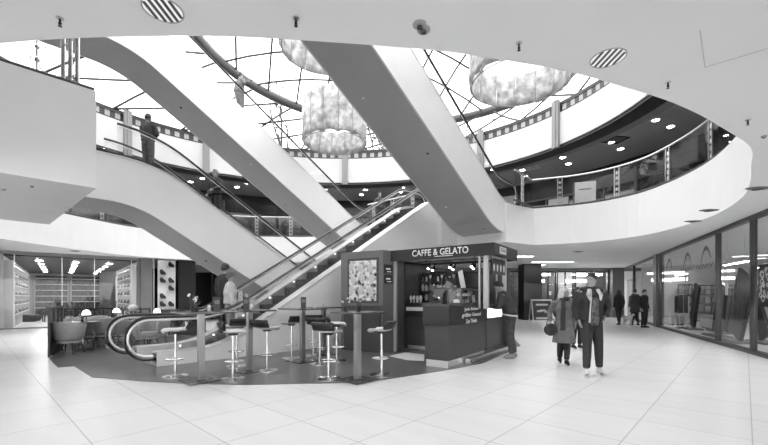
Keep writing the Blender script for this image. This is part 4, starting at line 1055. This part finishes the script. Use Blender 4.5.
item('jar', 'sugar_jar', on(t1,.08,.12), 'pale round sugar jar on the nearest bar table', None, 'jar', .6, PALE); item('jar', 'sugar_jar', on(t2,.05,-.05), 'pale round sugar jar on the second bar table', None, 'jar', .6, PALE)

# ---- lounge corner on the left: partitions, tub chairs, low tables, lamps
def partition(p0, p1, h, n, lab, pane=GLASS, solid=.4):
    d = (p1-p0); w = d.length; e = empty('low_partition', (p0.x, p0.y, .008), math.atan2(d.y, d.x), lab, 'partition')
    m = MB()
    for i in range(n+1): x = w*i/n; m.box(x-.02, x+.02, -.02, .02, 0, h)
    m.box(0, w, -.025, .025, h-.04, h).box(0, w, -.025, .025, solid-.02, solid+.02); m.build('frame', BLACK, e, smooth=False)
    MB().box(.02, w-.02, -.012, .012, 0.02, solid-.02).build('lower_panel', BLACK, e, smooth=False)
    if pane: 
        for i in range(n): MB().box(w*i/n+.02, w*(i+1)/n-.02, -.005, .005, solid+.02, h-.04).build('pane', pane, e, smooth=False)
p0 = G(49, 357.5); p1 = G(62, 351)
partition(p0, p1, 1.16, 3, 'black panelled screen at the left corner of the cafe floor', mat('screen_dark', .03, .2), .3)
q0 = G(64, 342.5); q1 = G(112, 338.5); partition(Vector((q0.x,q0.y,0)), Vector((q1.x,q1.y,0)), .93+.1, 5, 'long low black framed screen with glass panes behind the lounge chairs', GLASS, .45)
q0 = G(114, 338.5); q1 = G(150, 337.5); partition(Vector((q0.x,q0.y,0)), Vector((q1.x,q1.y,0)), 1.0, 4, 'low black framed glass screen behind the escalator newels', GLASS, .45)
q0 = G(153, 336), G(205, 336); partition(q0[0], q0[1], .95, 4, 'low dark screen behind the nearest bar table, partly hidden', mat('screen_dark', .03, .2), .45)
tc0 = None
def tub(px, py, rz, lab):
    global tc0
    p = G(px, py)
    if tc0 is None:
        tc0 = empty('tub_chair', (p.x, p.y, .008), rz, lab, 'armchair')
        m = MB(); n = 18; vs = []; prof = [(.27,.36,.0),(.30,.60,.0),(.33,.80,.0)]
        for i in range(n+1):
            a = math.radians(-25+230*i/n); hk = .5+.5*math.sin(max(0, min(PI, (a+.43)/4.0*PI)))
            for r, z, _ in prof: vs.append((r*math.cos(a), r*.95*math.sin(a), .36+(z-.36)*(.62+.38*hk)))
        fs = [(i*3+j, (i+1)*3+j, (i+1)*3+j+1, i*3+j+1) for i in range(n) for j in range(2)]
        o = m.add(vs, fs).build('back_shell', GREYF, tc0); md = o.modifiers.new('t','SOLIDIFY'); md.thickness = .06; md.offset = 0; o.modifiers.new('b','BEVEL').width = .015
        MB().lathe([(.24,.34),(.275,.36),(.275,.43),(.25,.46)], n=22).build('seat_cushion', GREYF, tc0)
        MB().lathe([(.25,.27),(.26,.34)], n=22).build('seat_frame', GREYF, tc0)
        for sx in (-1, 1):
            for sy in (-1, 1): MB().loft([(.17*sx,.17*sy,.28),(.22*sx,.22*sy,0)], [.02,.013], 8).build('leg', BLACK, tc0)
        return tc0
    return dup(tc0, (p.x, p.y, .008), rz, lab)
tub(69, 354, PI+.15, 'pale grey tub chair nearest the viewer at the black panelled screen')
tub(88, 347, 2.2, 'grey tub chair right of the nearest one, before the long low screen'); tub(104, 346, -2.3, 'grey tub chair beside the left escalator newel')
tub(76, 345, .3, 'grey tub chair facing the viewer close to the long low screen'); tub(95, 341.5, .0, 'grey tub chair at the back against the long low screen'); tub(122, 344.5, 2.6, 'grey tub chair seen through the left escalator newel')
tub(146, 349, 1.2, 'grey tub chair seen through the right escalator newel'); tub(158, 345, -1.0, 'pale tub chair seen behind the right escalator newel, farther back')
def low_table(px, py, lab):
    p = G(px, py); e = empty('low_table', (p.x, p.y, .008), ANG, lab, 'table')
    MB().box(-.34,.34,-.34,.34,.71,.74).build('table_top', mat('low_top', .10,.3), e, smooth=False); MB().cyl((0,0,.02), .03, .69, 12).build('column', CHROME, e); MB().box(-.2,.2,-.2,.2,0,.02).build('base_plate', DKGREY, e, smooth=False)
    return p
l1 = low_table(83, 350, 'square low table between the two front tub chairs'); l2_ = low_table(112, 343, 'square low table behind the left escalator newel'); l3 = low_table(152, 343.5, 'square low table seen through the right escalator newel')
def table_lamp(loc, lab):
    e = empty('table_lamp', loc, 0, lab, 'lamp'); MB().lathe([(.05,0),(.05,.01),(.012,.02),(.012,.2)], n=14).build('base', DKGREY, e)
    MB().lathe([(.10,.18),(.09,.24),(.05,.30),(.02,.31)], n=18).build('lamp_shade', mat('lamp_shade_glow', .9, .5, emit=.9), e)
table_lamp(on(l1,.05,.05,.748), 'small lamp with a glowing white shade on the low table by the front tub chairs')
table_lamp(on(l2_,.1,.05,.748), 'small lamp with a glowing white shade behind the left escalator newel'); table_lamp(on(l3,.15,.0,.748), 'small lamp with a glowing white shade behind the right escalator newel')
flower(on(l1,.1,-.15,.748), 'small dark plant beside the lamp on the low table by the tub chairs', .8, 9)
# big plant by the screen
p = G(134, 341); e = empty('potted_shrub', (p.x, p.y, .008), 0, 'bushy plant with a pale round bloom above the left escalator newel', 'plant')
MB().lathe([(.16,0),(.22,.45),(.2,.46)], n=18).build('planter', BLACK, e); m = MB(); rg = random.Random(3)
for i in range(70):
    a = rg.uniform(0,6.28); r = rg.uniform(.05,.42); h = rg.uniform(.2,.62)*(1-.3*r); c_, s_ = math.cos(a), math.sin(a)
    m.loft([(0,0,.4),(r*.5*c_,r*.5*s_,.4+h*.8),(r*c_,r*s_,.4+h)], [(.008,.004),(.03,.004),(.004,.002)], 4)
m.build('foliage', PLANT, e); MB().ell((.0,-.05,1.05), (.14,.14,.11), 14, 8).build('bloom', PALE, e)
# black foot blocks under the newels
for y in (.17, W-.17):
    MB().box(.05,.30,y-.09,y+.09,0,.20).build('newel_foot', BLACK, e1, smooth=False)
# A-board sign at the rear
p = G(541, 327); e = empty('sandwich_board', (p.x, p.y, 0), .12, 'framed sandwich board with a pale picture standing left of the blond woman', 'sign')
for sg in (-1, 1):
    M = Matrix.Rotation(-sg*.16, 4, 'X'); 
    f = MB().box(-.5,-.46,-.02,.02,0,1.3,Matrix.Translation((0,sg*-.24,0)) @ M).box(.46,.5,-.02,.02,0,1.3,Matrix.Translation((0,sg*-.24,0)) @ M).box(-.46,.46,-.02,.02,1.24,1.3,Matrix.Translation((0,sg*-.24,0)) @ M).box(-.46,.46,-.02,.02,.28,.33,Matrix.Translation((0,sg*-.24,0)) @ M).build('board_frame', ALU, e, smooth=False)
    MB().box(-.46,.46,-.01,.01,.33,1.24,Matrix.Translation((0,sg*-.24,0)) @ M).build('poster', mat('poster_mid', .06, .4), e, smooth=False)
M = Matrix.Translation((0,-.262,0)) @ Matrix.Rotation(-.16*-1*-1, 4, 'X')
m = MB()
for x, z, w in ((-.15,.75,.12),(.02,.78,.14),(.2,.72,.1),(0,1.05,.3),(0,.42,.35)): m.box(x-w, x+w, -.006, .0, z-.04, z+.05, Matrix.Translation((0,-.262,0)) @ Matrix.Rotation(.16, 4, 'X') if False else Matrix.Translation((0,-.255,0)) @ Matrix.Rotation(-.16, 4, 'X'))
m.build('poster_print', PALE, e, smooth=False)
# ================================================================ PEOPLE
SKIN = mat('skin', .30, .55); HAIRD = mat('hair_dark', .03, .6, noise=(30,.015)); HAIRB = mat('hair_blond', .58, .6, noise=(25,.12)); EYE_ = mat('eye_dark', .02, .2); LIPS = mat('lips', .22, .5)
JK = {'black': mat('jacket_black', .018, .7), 'dark': mat('cloth_dark', .04, .8), 'navy': mat('cloth_slate', .07, .8), 'grey': mat('coat_grey', .17, .85, noise=(12,.03)), 'pale': mat('cloth_pale', .5, .8, noise=(9,.14)), 'jean': mat('denim', .06, .8, noise=(14,.02)), 'jeandk': mat('denim_dark', .028, .8), 'white': mat('cloth_white', .75, .7), 'mid': mat('cloth_mid', .28, .8), 'plaid': mat('cloth_plaid', .10, .8, noise=(16,.07))}

def remesh(mb, name, m_, parent, vox, smooth=6, disp=None):
    o = mb.build(name, m_, None, merge=False)
    md = o.modifiers.new('r', 'REMESH'); md.mode = 'VOXEL'; md.voxel_size = vox; md.use_smooth_shade = True
    sm = o.modifiers.new('s', 'SMOOTH'); sm.factor = .5; sm.iterations = smooth
    dg = bpy.context.evaluated_depsgraph_get(); me = bpy.data.meshes.new_from_object(o.evaluated_get(dg)); old = o.data
    o.modifiers.clear(); o.data = me; bpy.data.meshes.remove(old)
    me.materials.clear(); me.materials.append(m_)
    me.polygons.foreach_set('use_smooth', [True]*len(me.polygons)); o.name = name; o.parent = parent
    return o
BASEJ = dict(pelvis=(0,0,.96), waist=(0,0,1.10), chest=(0,-.01,1.28), neck=(0,.0,1.47), head=(0,-.015,1.63),
    shL=(.175,0,1.42), elL=(.235,.03,1.14), wrL=(.25,-.05,.89), shR=(-.175,0,1.42), elR=(-.235,.03,1.14), wrR=(-.25,-.05,.89),
    hiL=(.085,0,.93), knL=(.095,-.02,.50), anL=(.10,.03,.09), hiR=(-.085,0,.93), knR=(-.095,-.02,.50), anR=(-.10,.03,.09))
def person(label, loc, rz, h=1.75, pose={}, top='black', bottom='jeandk', hair=HAIRD, longhair=False, coat=.0, shoes='black', headturn=0.0, headnod=0.0, collar=None, open_front=None, scarf=None, vox=.011, foot=(0,0), cap_=False, sleeve=1.0, bulk=1.0, build=1.0):
    J = {k: Vector(v) for k, v in {**BASEJ, **pose}.items()}
    e = empty('person', loc, rz, label, 'person'); e.scale = (h/1.75,)*3
    HM = Matrix.Translation(J['head']) @ Matrix.Rotation(headturn, 4, 'Z') @ Matrix.Rotation(headnod, 4, 'X')
    def hp(x, y, z): return HM @ Vector((x, y, z))
    b = MB()
    # torso / legs / arms
    tilt = (J['neck']-J['pelvis'])
    b.loft([J['pelvis']-Vector((0,0,.10)), J['pelvis'], J['waist'], J['chest'], (J['chest']+J['neck'])/2+Vector((0,0,.03)), J['neck']], [(.13,.09),(.155,.105),(.135,.095),(.155,.11),(.13,.09),(.055,.055)], 16, side=(1,0,0))
    b.loft([J['neck']-Vector((0,0,.04)), J['neck']+(J['head']-J['neck'])*.6], [.06,.052], 12)
    b.loft([J['shL'], J['chest'].lerp(J['neck'], .75), J['shR']], [.034,.055,.034], 10)
    for s_ in 'LR':
        sg = 1 if s_ == 'L' else -1
        S_, E_, W_ = J['sh'+s_], J['el'+s_], J['wr'+s_]
        b.loft([S_, S_.lerp(E_, .5), E_, E_.lerp(W_, .35), W_], [.034,.040,.038,.04,.025], 10)
        H_, Kn, An = J['hi'+s_], J['kn'+s_], J['an'+s_]
        b.loft([H_+Vector((0,0,.02)), H_.lerp(Kn, .5), Kn, Kn.lerp(An, .3), An], [.09,.073,.054,.056,.036], 12)
        ft = J.get('toe'+s_, An+Vector((0.01*sg,-.17,-.065))); b.loft([An+Vector((0,.05,-.055)), An+Vector((0,-.02,-.035)), ft], [(.03,.03),(.04,.04),(.035,.022)], 10)
        # hand: palm, four fingers, thumb
        fd = (W_-E_).normalized(); sd = Vector((0,1,0)) if abs(fd.y) < .8 else Vector((0,0,1)); sd = (sd-fd*sd.dot(fd)).normalized(); pn = fd.cross(sd)*sg
        palm = W_+fd*.045; b.loft([W_, W_+fd*.03, W_+fd*.085], [(.024,.018),(.036,.016),(.038,.013)], 10, side=sd)
        for i, ln in enumerate((.062,.072,.068,.052)):
            k = W_+fd*.08+sd*(-.03+.02*i)*-1; c1_ = k+fd*ln*.5+pn*-.004; c2_ = k+fd*ln*.85-pn*.022
            b.loft([k-fd*.02, k, c1_, c2_], [.009,.009,.0085,.007], 7)
        tb = W_+fd*.02-sd*-.03; b.loft([tb-sd*.01, tb+sd*.02+fd*.03, tb+sd*.028+fd*.062-pn*.008], [.012,.010,.008], 7)
    # head
    M = HM
    prof = [(-.115,.035,.03,-.045),(-.10,.052,.045,-.04),(-.07,.064,.066,-.022),(-.03,.071,.084,-.008),(.01,.074,.093,0),(.05,.075,.095,.004),(.085,.066,.084,.008),(.11,.045,.06,.01),(.122,.015,.02,.01)]
    vs = []; n = 20
    for z, rx, ry, oy in prof:
        for i in range(n): a = 2*PI*i/n; vs.append(M @ Vector((rx*math.cos(a), oy+ry*math.sin(a), z)))
    fs = [(k*n+i, k*n+(i+1) % n, (k+1)*n+(i+1) % n, (k+1)*n+i) for k in range(len(prof)-1) for i in range(n)]+[tuple(range(n-1,-1,-1)), tuple((len(prof)-1)*n+i for i in range(n))]
    b.add(vs, fs)
    b.loft([hp(0,-.085,.02), hp(0,-.104,-.018), hp(0,-.108,-.03), hp(0,-.085,-.04)], [.008,.012,.015,.008], 8)     # nose
    b.loft([hp(-.04,-.082,.032), hp(0,-.09,.028), hp(.04,-.082,.032)], [.008,.009,.008], 6)                       # brow
    b.loft([hp(-.022,-.078,-.062), hp(0,-.088,-.062), hp(.022,-.078,-.062)], [.006,.009,.006], 6)                 # lips
    for sx in (-1, 1): b.ell(hp(.076*sx,.012,-.008), (.010,.02,.03), 8, 6)
    body = remesh(b, 'body', SKIN, e, vox if vox < .012 else .012, 3)
    for sx in (-1, 1): MB().ell(hp(.031*sx,-.083,.008), (.011,.006,.006), 8, 5).build('eye', EYE_, e)
    MB().loft([hp(-.02,-.087,-.064), hp(0,-.097,-.064), hp(.02,-.087,-.064)], [(.003,.004)]*3, 6).build('mouth', LIPS, e)
    # hair
    hm = MB(); vs = []; fs = []
    def hr(th, a):
        x, y, z = .080*math.sin(th)*math.cos(a), .008+.101*math.sin(th)*math.sin(a), .02+.108*math.cos(th); return (x, y, z)
    rings = 8
    for k in range(rings+1):
        for i in range(24):
            a = 2*PI*i/24; back = .5+.5*math.sin(a); lim = math.radians(64+58*back**.8 if not longhair else 62+66*back**.55); th = lim*k/rings; vs.append(hp(*hr(th, a)))
    fs = [(k*24+i, k*24+(i+1) % 24, (k+1)*24+(i+1) % 24, (k+1)*24+i) for k in range(rings) for i in range(24)]
    o = hm.add(vs, fs)
    if longhair:
        for i in range(11):
            a = math.radians(-5+190*i/10); c_, s_ = math.cos(a), math.sin(a)
            o.loft([hp(.075*c_,.0+.09*s_,.04), hp(.088*c_,.005+.1*s_,-.05), hp(.085*c_,.01+.10*s_,-.13), hp(.07*c_,.01+.08*s_,-.19)], [.022,.028,.028,.014], 8)
    for i in range(7):                                     # tufts on top
        a = i*.9; o.ell(hp(.03*math.cos(a), -.005+.04*math.sin(a), .118), (.03,.035,.016), 8, 6)
    hh = o.build('hair', hair, e); md = hh.modifiers.new('t','SOLIDIFY'); md.thickness = .008; md.offset = 0
    if cap_:
        MB().lathe([(.088,-.0),(.092,.03),(.085,.08),(.05,.12),(.01,.13)], n=20).build('knit_cap', JK['dark'], e).matrix_local = HM @ Matrix.Translation((0,.005,.02))
    # clothes
    g = 1.0*bulk; t = MB(); hem = J['pelvis']+Vector((0,0,.02-coat))
    P = [hem]; Rr = [((.17+coat*.14)*g, (.125+coat*.14)*g)]
    if coat > .2: P.append(J['pelvis']+Vector((0,0,-coat*.4))); Rr.append(((.175+coat*.05)*g,(.13+coat*.04)*g))
    P += [J['pelvis']+Vector((0,0,.06)), J['waist'], J['chest'], J['chest'].lerp(J['neck'],.6), J['neck']+Vector((0,0,-.01))]; Rr += [(.172*g,.128*g),(.155*g,.12*g),(.178*g,.135*g),(.155*g,.115*g),(.075,.07)]
    t.loft(P, Rr, 20, side=(1,0,0))
    t.loft([J['shL']+Vector((-.01,0,.0)), J['chest'].lerp(J['neck'], .78), J['shR']+Vector((.01,0,0))], [.08*g,.095*g,.08*g], 12)
    for s_ in 'LR':
        S_, E_, W_ = J['sh'+s_], J['el'+s_], J['wr'+s_]
        W2 = E_.lerp(W_, .97*sleeve)
        t.loft([S_, S_.lerp(E_, .5), E_, E_.lerp(W2, .5), W2], [.08*g,.068*g,.058*g,.052*g,.042*g], 12)
    # folds at elbows and waist
    jk = remesh(t, 'jacket' if coat < .25 else 'coat', JK[top], e, .014, 4)
    tr = MB()
    tr.loft([J['pelvis']+Vector((0,0,.06)), J['pelvis']-Vector((0,0,.06)), J['pelvis']-Vector((0,0,.12))], [(.158,.112),(.165,.12),(.14,.105)], 16, side=(1,0,0))
    for s_ in 'LR':
        H_, Kn, An = J['hi'+s_], J['kn'+s_], J['an'+s_]; tr.loft([H_+Vector((0,0,.02)), H_.lerp(Kn,.5), Kn, Kn.lerp(An,.5), An+Vector((0,0,.03))], [.106,.094,.076,.070,.058], 14)
    remesh(tr, 'trousers', JK[bottom], e, .014, 4)
    for s_ in 'LR':
        An = J['an'+s_]; sg = 1 if s_ == 'L' else -1; ft = J.get('toe'+s_, An+Vector((.01*sg,-.18,-.062)))
        sm_ = MB(); dirv = (ft-An); dirv.z = 0; dirv.normalize()
        heel = An-dirv*.055+Vector((0,0,-.05)); sm_.loft([heel, An+Vector((0,0,-.03)), An.lerp(ft,.55)+Vector((0,0,.0)), ft], [(.035,.04),(.05,.05),(.045,.036),(.028,.022)], 12).loft([An+Vector((0,0,-.03)), An+Vector((0,0,.02))], [.048,.045], 10)
        remesh(sm_, 'shoe', JK[shoes], e, .011, 2)
    if collar: 
        c = MB(); nk = J['neck']; c.loft([nk+Vector((.085*math.cos(a_)*1.15, -.02+.085*math.sin(a_), .0+.025*math.sin(a_))) for a_ in [math.radians(-70-0+320*i/14-0) for i in range(15)]], (.03,.045), 8); 
        for sx in (-1,1): c.loft([nk+Vector((.06*sx,-.09,.0)), J['chest']+Vector((.10*sx,-.13,.10)), J['chest']+Vector((.085*sx,-.15,.0))], [(.028,.035),(.03,.05),(.012,.02)], 8)
        remesh(c, 'collar', JK[collar], e, .010, 2)
    if open_front:                                          # shirt and lining strips in the open jacket
        s2 = MB(); ch, pe = J['chest'], J['pelvis']
        s2.loft([J['neck']+Vector((0,-.06,-.05)), ch+Vector((0,-.148,0)), J['waist']+Vector((0,-.135,0)), pe+Vector((0,-.15,-.0)), pe+Vector((0,-.11,-.10))], [(.03,.025),(.055,.04),(.065,.04),(.07,.04),(.07,.035)], 14, side=(1,0,0))
        remesh(s2, 'shirt', JK[open_front], e, .012, 2)
        l_ = MB()
        l_.loft([ch+Vector((-.075,-.165,.05)), J['waist']+Vector((-.085,-.15,0)), pe+Vector((-.10,-.165,-.06))], [(.014,.012),(.012,.01),(.02,.01)], 8); l_.build('jacket_lining', JK['pale'], e)
    if scarf:
        s3 = MB(); nk = J['neck']; s3.loft([nk+Vector((.095*math.cos(2*PI*i/16), -.01+.09*math.sin(2*PI*i/16), .02)) for i in range(16)], (.045,.035), 8, closed=True)
        s3.loft([nk+Vector((-.03,-.09,0)), J['chest']+Vector((-.04,-.145,0)), J['waist']+Vector((-.05,-.15,-.02)), J['pelvis']+Vector((-.05,-.155,-.18))], [(.045,.02),(.055,.02),(.06,.018),(.06,.015)], 10, side=(1,0,0))
        remesh(s3, 'scarf', JK[scarf], e, .012, 2)
    return e
# walking man in the open dark jacket
g_ = G(591, 373.5)
man = person('man walking this way in an open black jacket with pale fleece collar, white trainers', (g_.x, g_.y, 0), -.05, 1.83,
    pose=dict(hiL=(.085,0,.93), knL=(.10,-.06,.50), anL=(.15,.02,.09), knR=(-.125,-.13,.52), anR=(-.17,-.20,.10), toeR=(-.24,-.36,.06), elR=(-.25,.05,1.15), wrR=(-.23,-.06,.93), elL=(.32,.06,1.17), wrL=(.20,-.06,1.00)),
    top='black', bottom='jeandk', shoes='white', headturn=-.9, collar='pale', open_front='plaid', bulk=1.22, coat=.03)
# plaid lines on his shirt
g_ = G(564, 364.5)
wom = person('blond woman in a long grey coat and dark scarf walking beside the man', (g_.x, g_.y, 0), -.25, 1.60,
    pose=dict(knL=(.06,-.06,.50), anL=(.05,-.03,.09), knR=(-.07,.02,.50), anR=(-.07,.12,.12), elR=(-.30,.06,1.17), wrR=(-.30,-.10,.98), elL=(.26,.08,1.16), wrL=(.24,.0,.92)),
    top='grey', bottom='black', shoes='black', hair=HAIRB, longhair=True, coat=.48, headturn=1.0, scarf='dark', bulk=1.08)
p = g_+Vector((-.33,-.12,0)); e = empty('handbag', (p.x-.02, p.y-.05, .62), .2, 'round black handbag hanging at the right hand of the blond woman', 'bag')
MB().ell((0,0,.12), (.15,.07,.13), 18, 12).build('bag_body', LEATHER, e); MB().loft([(-.1,0,.2),(-.07,0,.32),(0,0,.37),(.07,0,.32),(.1,0,.2)], .009, 6).build('strap', LEATHER, e)
g_ = G(577, 345)
person('dark dressed person mostly hidden behind the shoulder of the walking man', (D(577, 10.6).x, 10.6, 0), .1, 1.66, top='black', bottom='black', longhair=True, vox=.014)
# customer leaning on the side counter
g_ = G(514, 357)
cust = person('man in a dark quilted jacket leaning on the side counter of the kiosk', (g_.x-.14, g_.y-.16, 0), -1.8, 1.80,
    pose=dict(waist=(0,-.04,1.10), chest=(0,-.10,1.27), neck=(0,-.17,1.44), head=(0,-.24,1.585), shL=(.17,-.16,1.39), shR=(-.17,-.16,1.39), elL=(.22,-.26,1.14), wrL=(.12,-.45,1.17), elR=(-.24,-.24,1.14), wrR=(-.12,-.45,1.17), hiL=(.085,.02,.93), hiR=(-.085,.02,.93), knR=(-.10,.02,.50), anR=(-.10,.10,.09)),
    top='dark', bottom='jean', shoes='mid', headnod=.45, bulk=1.2)
MB().loft([(.18*math.cos(2*PI*i/20), .0+.135*math.sin(2*PI*i/20)-.005, .955-.02*math.sin(2*PI*i/20)) for i in range(20)], (.018,.035), 8, closed=True).build('shirt_hem', JK['white'], cust)
# barista
q = K(.25, 1.12)
bar_ = person('barista in black with bare forearms standing inside the kiosk behind the corner counter', (q.x, q.y, 0), AK-PI/2-.6, 1.84,
    pose=dict(elR=(-.27,-.02,1.18), wrR=(-.22,-.22,1.30), elL=(.25,-.05,1.16), wrL=(.16,-.28,1.14)), top='black', bottom='black', sleeve=.15, vox=.012)
# walkers at the rear
g_ = D(619, 19.4); person('person in a short black coat walking away at the rear of the mall', (g_.x, g_.y, 0), PI+.1, 1.74, pose=dict(knL=(.09,.04,.5), anL=(.09,.14,.1), knR=(-.09,-.08,.5), anR=(-.09,-.1,.09)), top='black', bottom='black', coat=.12, longhair=True, bulk=1.15, vox=.014)
g_ = D(635, 19.2); person('person in a knee length grey coat walking away with a small pale dog', (g_.x, g_.y, 0), PI-.1, 1.78, pose=dict(knL=(.09,-.06,.5), anL=(.09,-.08,.09), anR=(-.09,.12,.1)), top='navy', bottom='black', coat=.35, bulk=1.1, vox=.014)
g_ = D(652, 17.6); person('dark figure standing in the doorway beside the shop pillar', (g_.x-.35, g_.y, 0), .4, 1.72, top='black', bottom='black', vox=.014)
# dog
g_ = D(628, 19.3); dg_ = empty('dog', (g_.x, g_.y, 0), .3, 'small pale dog walking beside the person in the grey coat', 'dog')
m = MB(); m.loft([(0,.22,.33),(0,.15,.35),(0,0,.34),(0,-.14,.36),(0,-.2,.40)], [(.05,.06),(.08,.08),(.085,.085),(.095,.10),(.06,.06)], 12, side=(1,0,0))
m.loft([(0,-.18,.40),(0,-.24,.49)], [.06,.05], 10); m.ell((0,-.27,.53), (.058,.07,.058)); m.loft([(0,-.31,.52),(0,-.38,.505)], [.035,.022], 8)
for sx in (-1,1):
    m.loft([(.05*sx,-.15,.32),(.055*sx,-.14,.16),(.055*sx,-.15,.02)], [.04,.024,.026], 8); m.loft([(.05*sx,.17,.32),(.055*sx,.12,.20),(.055*sx,.19,.12),(.055*sx,.17,.02)], [.055,.034,.02,.026], 8)
    m.loft([(.04*sx,-.25,.58),(.055*sx,-.24,.54),(.06*sx,-.25,.48)], [.012,.02,.012], 6)
m.loft([(0,.22,.36),(0,.29,.44),(0,.27,.52)], [.022,.018,.01], 7)
remesh(m, 'body', mat('dog_fur', .62, .9, noise=(20,.1)), dg_, .012, 3)
# riders
def on_esc(px, t, z, ds=0):
    a = (px-384)/F; s = t*(U.y+U.x*a)/(U.x-U.y*a); p = L(s+ds, t, z); return p, s
p, s = on_esc(148, 12.3, F1); person('rider in a dark jacket standing with crossed arms at the head of the falling escalator', (p.x, p.y, F1+.0), ANG-PI/2+PI+.5, 1.74, pose=dict(elL=(.25,-.06,1.17), wrL=(.0,-.18,1.20), elR=(-.25,-.06,1.17), wrR=(.0,-.19,1.16)), top='dark', bottom='jean', vox=.013, bulk=1.15)
p, s = on_esc(216, 12.35, 0); zz = 6.83-.577*s; person('grey haired rider in black halfway down the falling escalator', (p.x, p.y, zz-.06), -.6, 1.80, pose=dict(elL=(.27,-.05,1.17), wrL=(.28,-.28,1.05), elR=(-.26,.0,1.15), wrR=(-.2,-.15,1.0)), top='black', bottom='black', hair=mat('hair_grey', .25, .6), vox=.013, bulk=1.15)
p, s = on_esc(240, 14.25, 0); zz = 12.43-.577*s; person('rider with a shoulder bag high on the upper escalator at the rear', (p.x, p.y, zz-.05), ANG-PI/2+PI+.2, 1.80, pose=dict(elR=(-.30,.03,1.25), wrR=(-.42,-.08,1.35)), top='grey', bottom='navy', vox=.014, bulk=1.1)
p = L(14.0, 13.3, F1); person('dark dressed person with raised hand at the landing behind the escalator heads', (p.x, p.y, F1), .3, 1.78, top='dark', bottom='black', pose=dict(elR=(-.26,-.05,1.2), wrR=(-.16,-.2,1.4)), vox=.014, bulk=1.15)
p = L(14.6, 12.6, F1); person('person in a slate jacket walking on the landing, right of the one with raised hand', (p.x, p.y, F1), .9, 1.7, top='navy', bottom='black', vox=.014)
p, s = on_esc(230, 9.22, 0); zz = .6*(s-3.98); person('rider in a pale patterned jacket on the lowest steps of the front escalator', (p.x, p.y, max(.03, zz+.02)), ANG+PI/2-.25, 1.72, pose=dict(elL=(.25,-.05,1.17), wrL=(.22,-.2,1.05)), top='pale', bottom='mid', hair=mat('hair_mid', .10, .6), vox=.012, bulk=1.2)
p, s = on_esc(225, 9.72, 0); zz = .6*(s-3.98); person('taller rider in dark clothes and a knit cap beside the pale jacket', (p.x, p.y, max(.03, zz+.04)), ANG+PI/2+.3, 1.88, top='black', bottom='black', cap_=True, vox=.013, bulk=1.15)
EXPO = 2.36
# ================================================================ WORLD, CAMERA, LIGHTS
w = bpy.data.worlds.new('sky'); sc.world = w; w.use_nodes = True; bg = w.node_tree.nodes['Background']
bg.inputs[0].default_value = (1, 1, 1, 1); bg.inputs[1].default_value = 1.0
cam = bpy.data.cameras.new('camera'); co = bpy.data.objects.new('camera', cam); COL.objects.link(co); sc.camera = co
co.location = (0, 0, EYE); co.rotation_euler = (PI/2, 0, 0); cam.sensor_width = 36; cam.lens = F/768*36; cam.shift_y = (HZ-222.5)/768; cam.clip_end = 300; cam.clip_start = .05
sc.view_settings.view_transform = 'Standard'; sc.view_settings.look = 'None'; sc.view_settings.gamma = 1; sc.view_settings.exposure = EXPO
sc.view_settings.use_curve_mapping = False
sc.cycles.max_bounces = 10; sc.cycles.diffuse_bounces = 6; sc.cycles.transparent_max_bounces = 24; sc.cycles.glossy_bounces = 4
sc.cycles.use_denoising = True; sc.cycles.caustics_reflective = False; sc.cycles.caustics_refractive = False
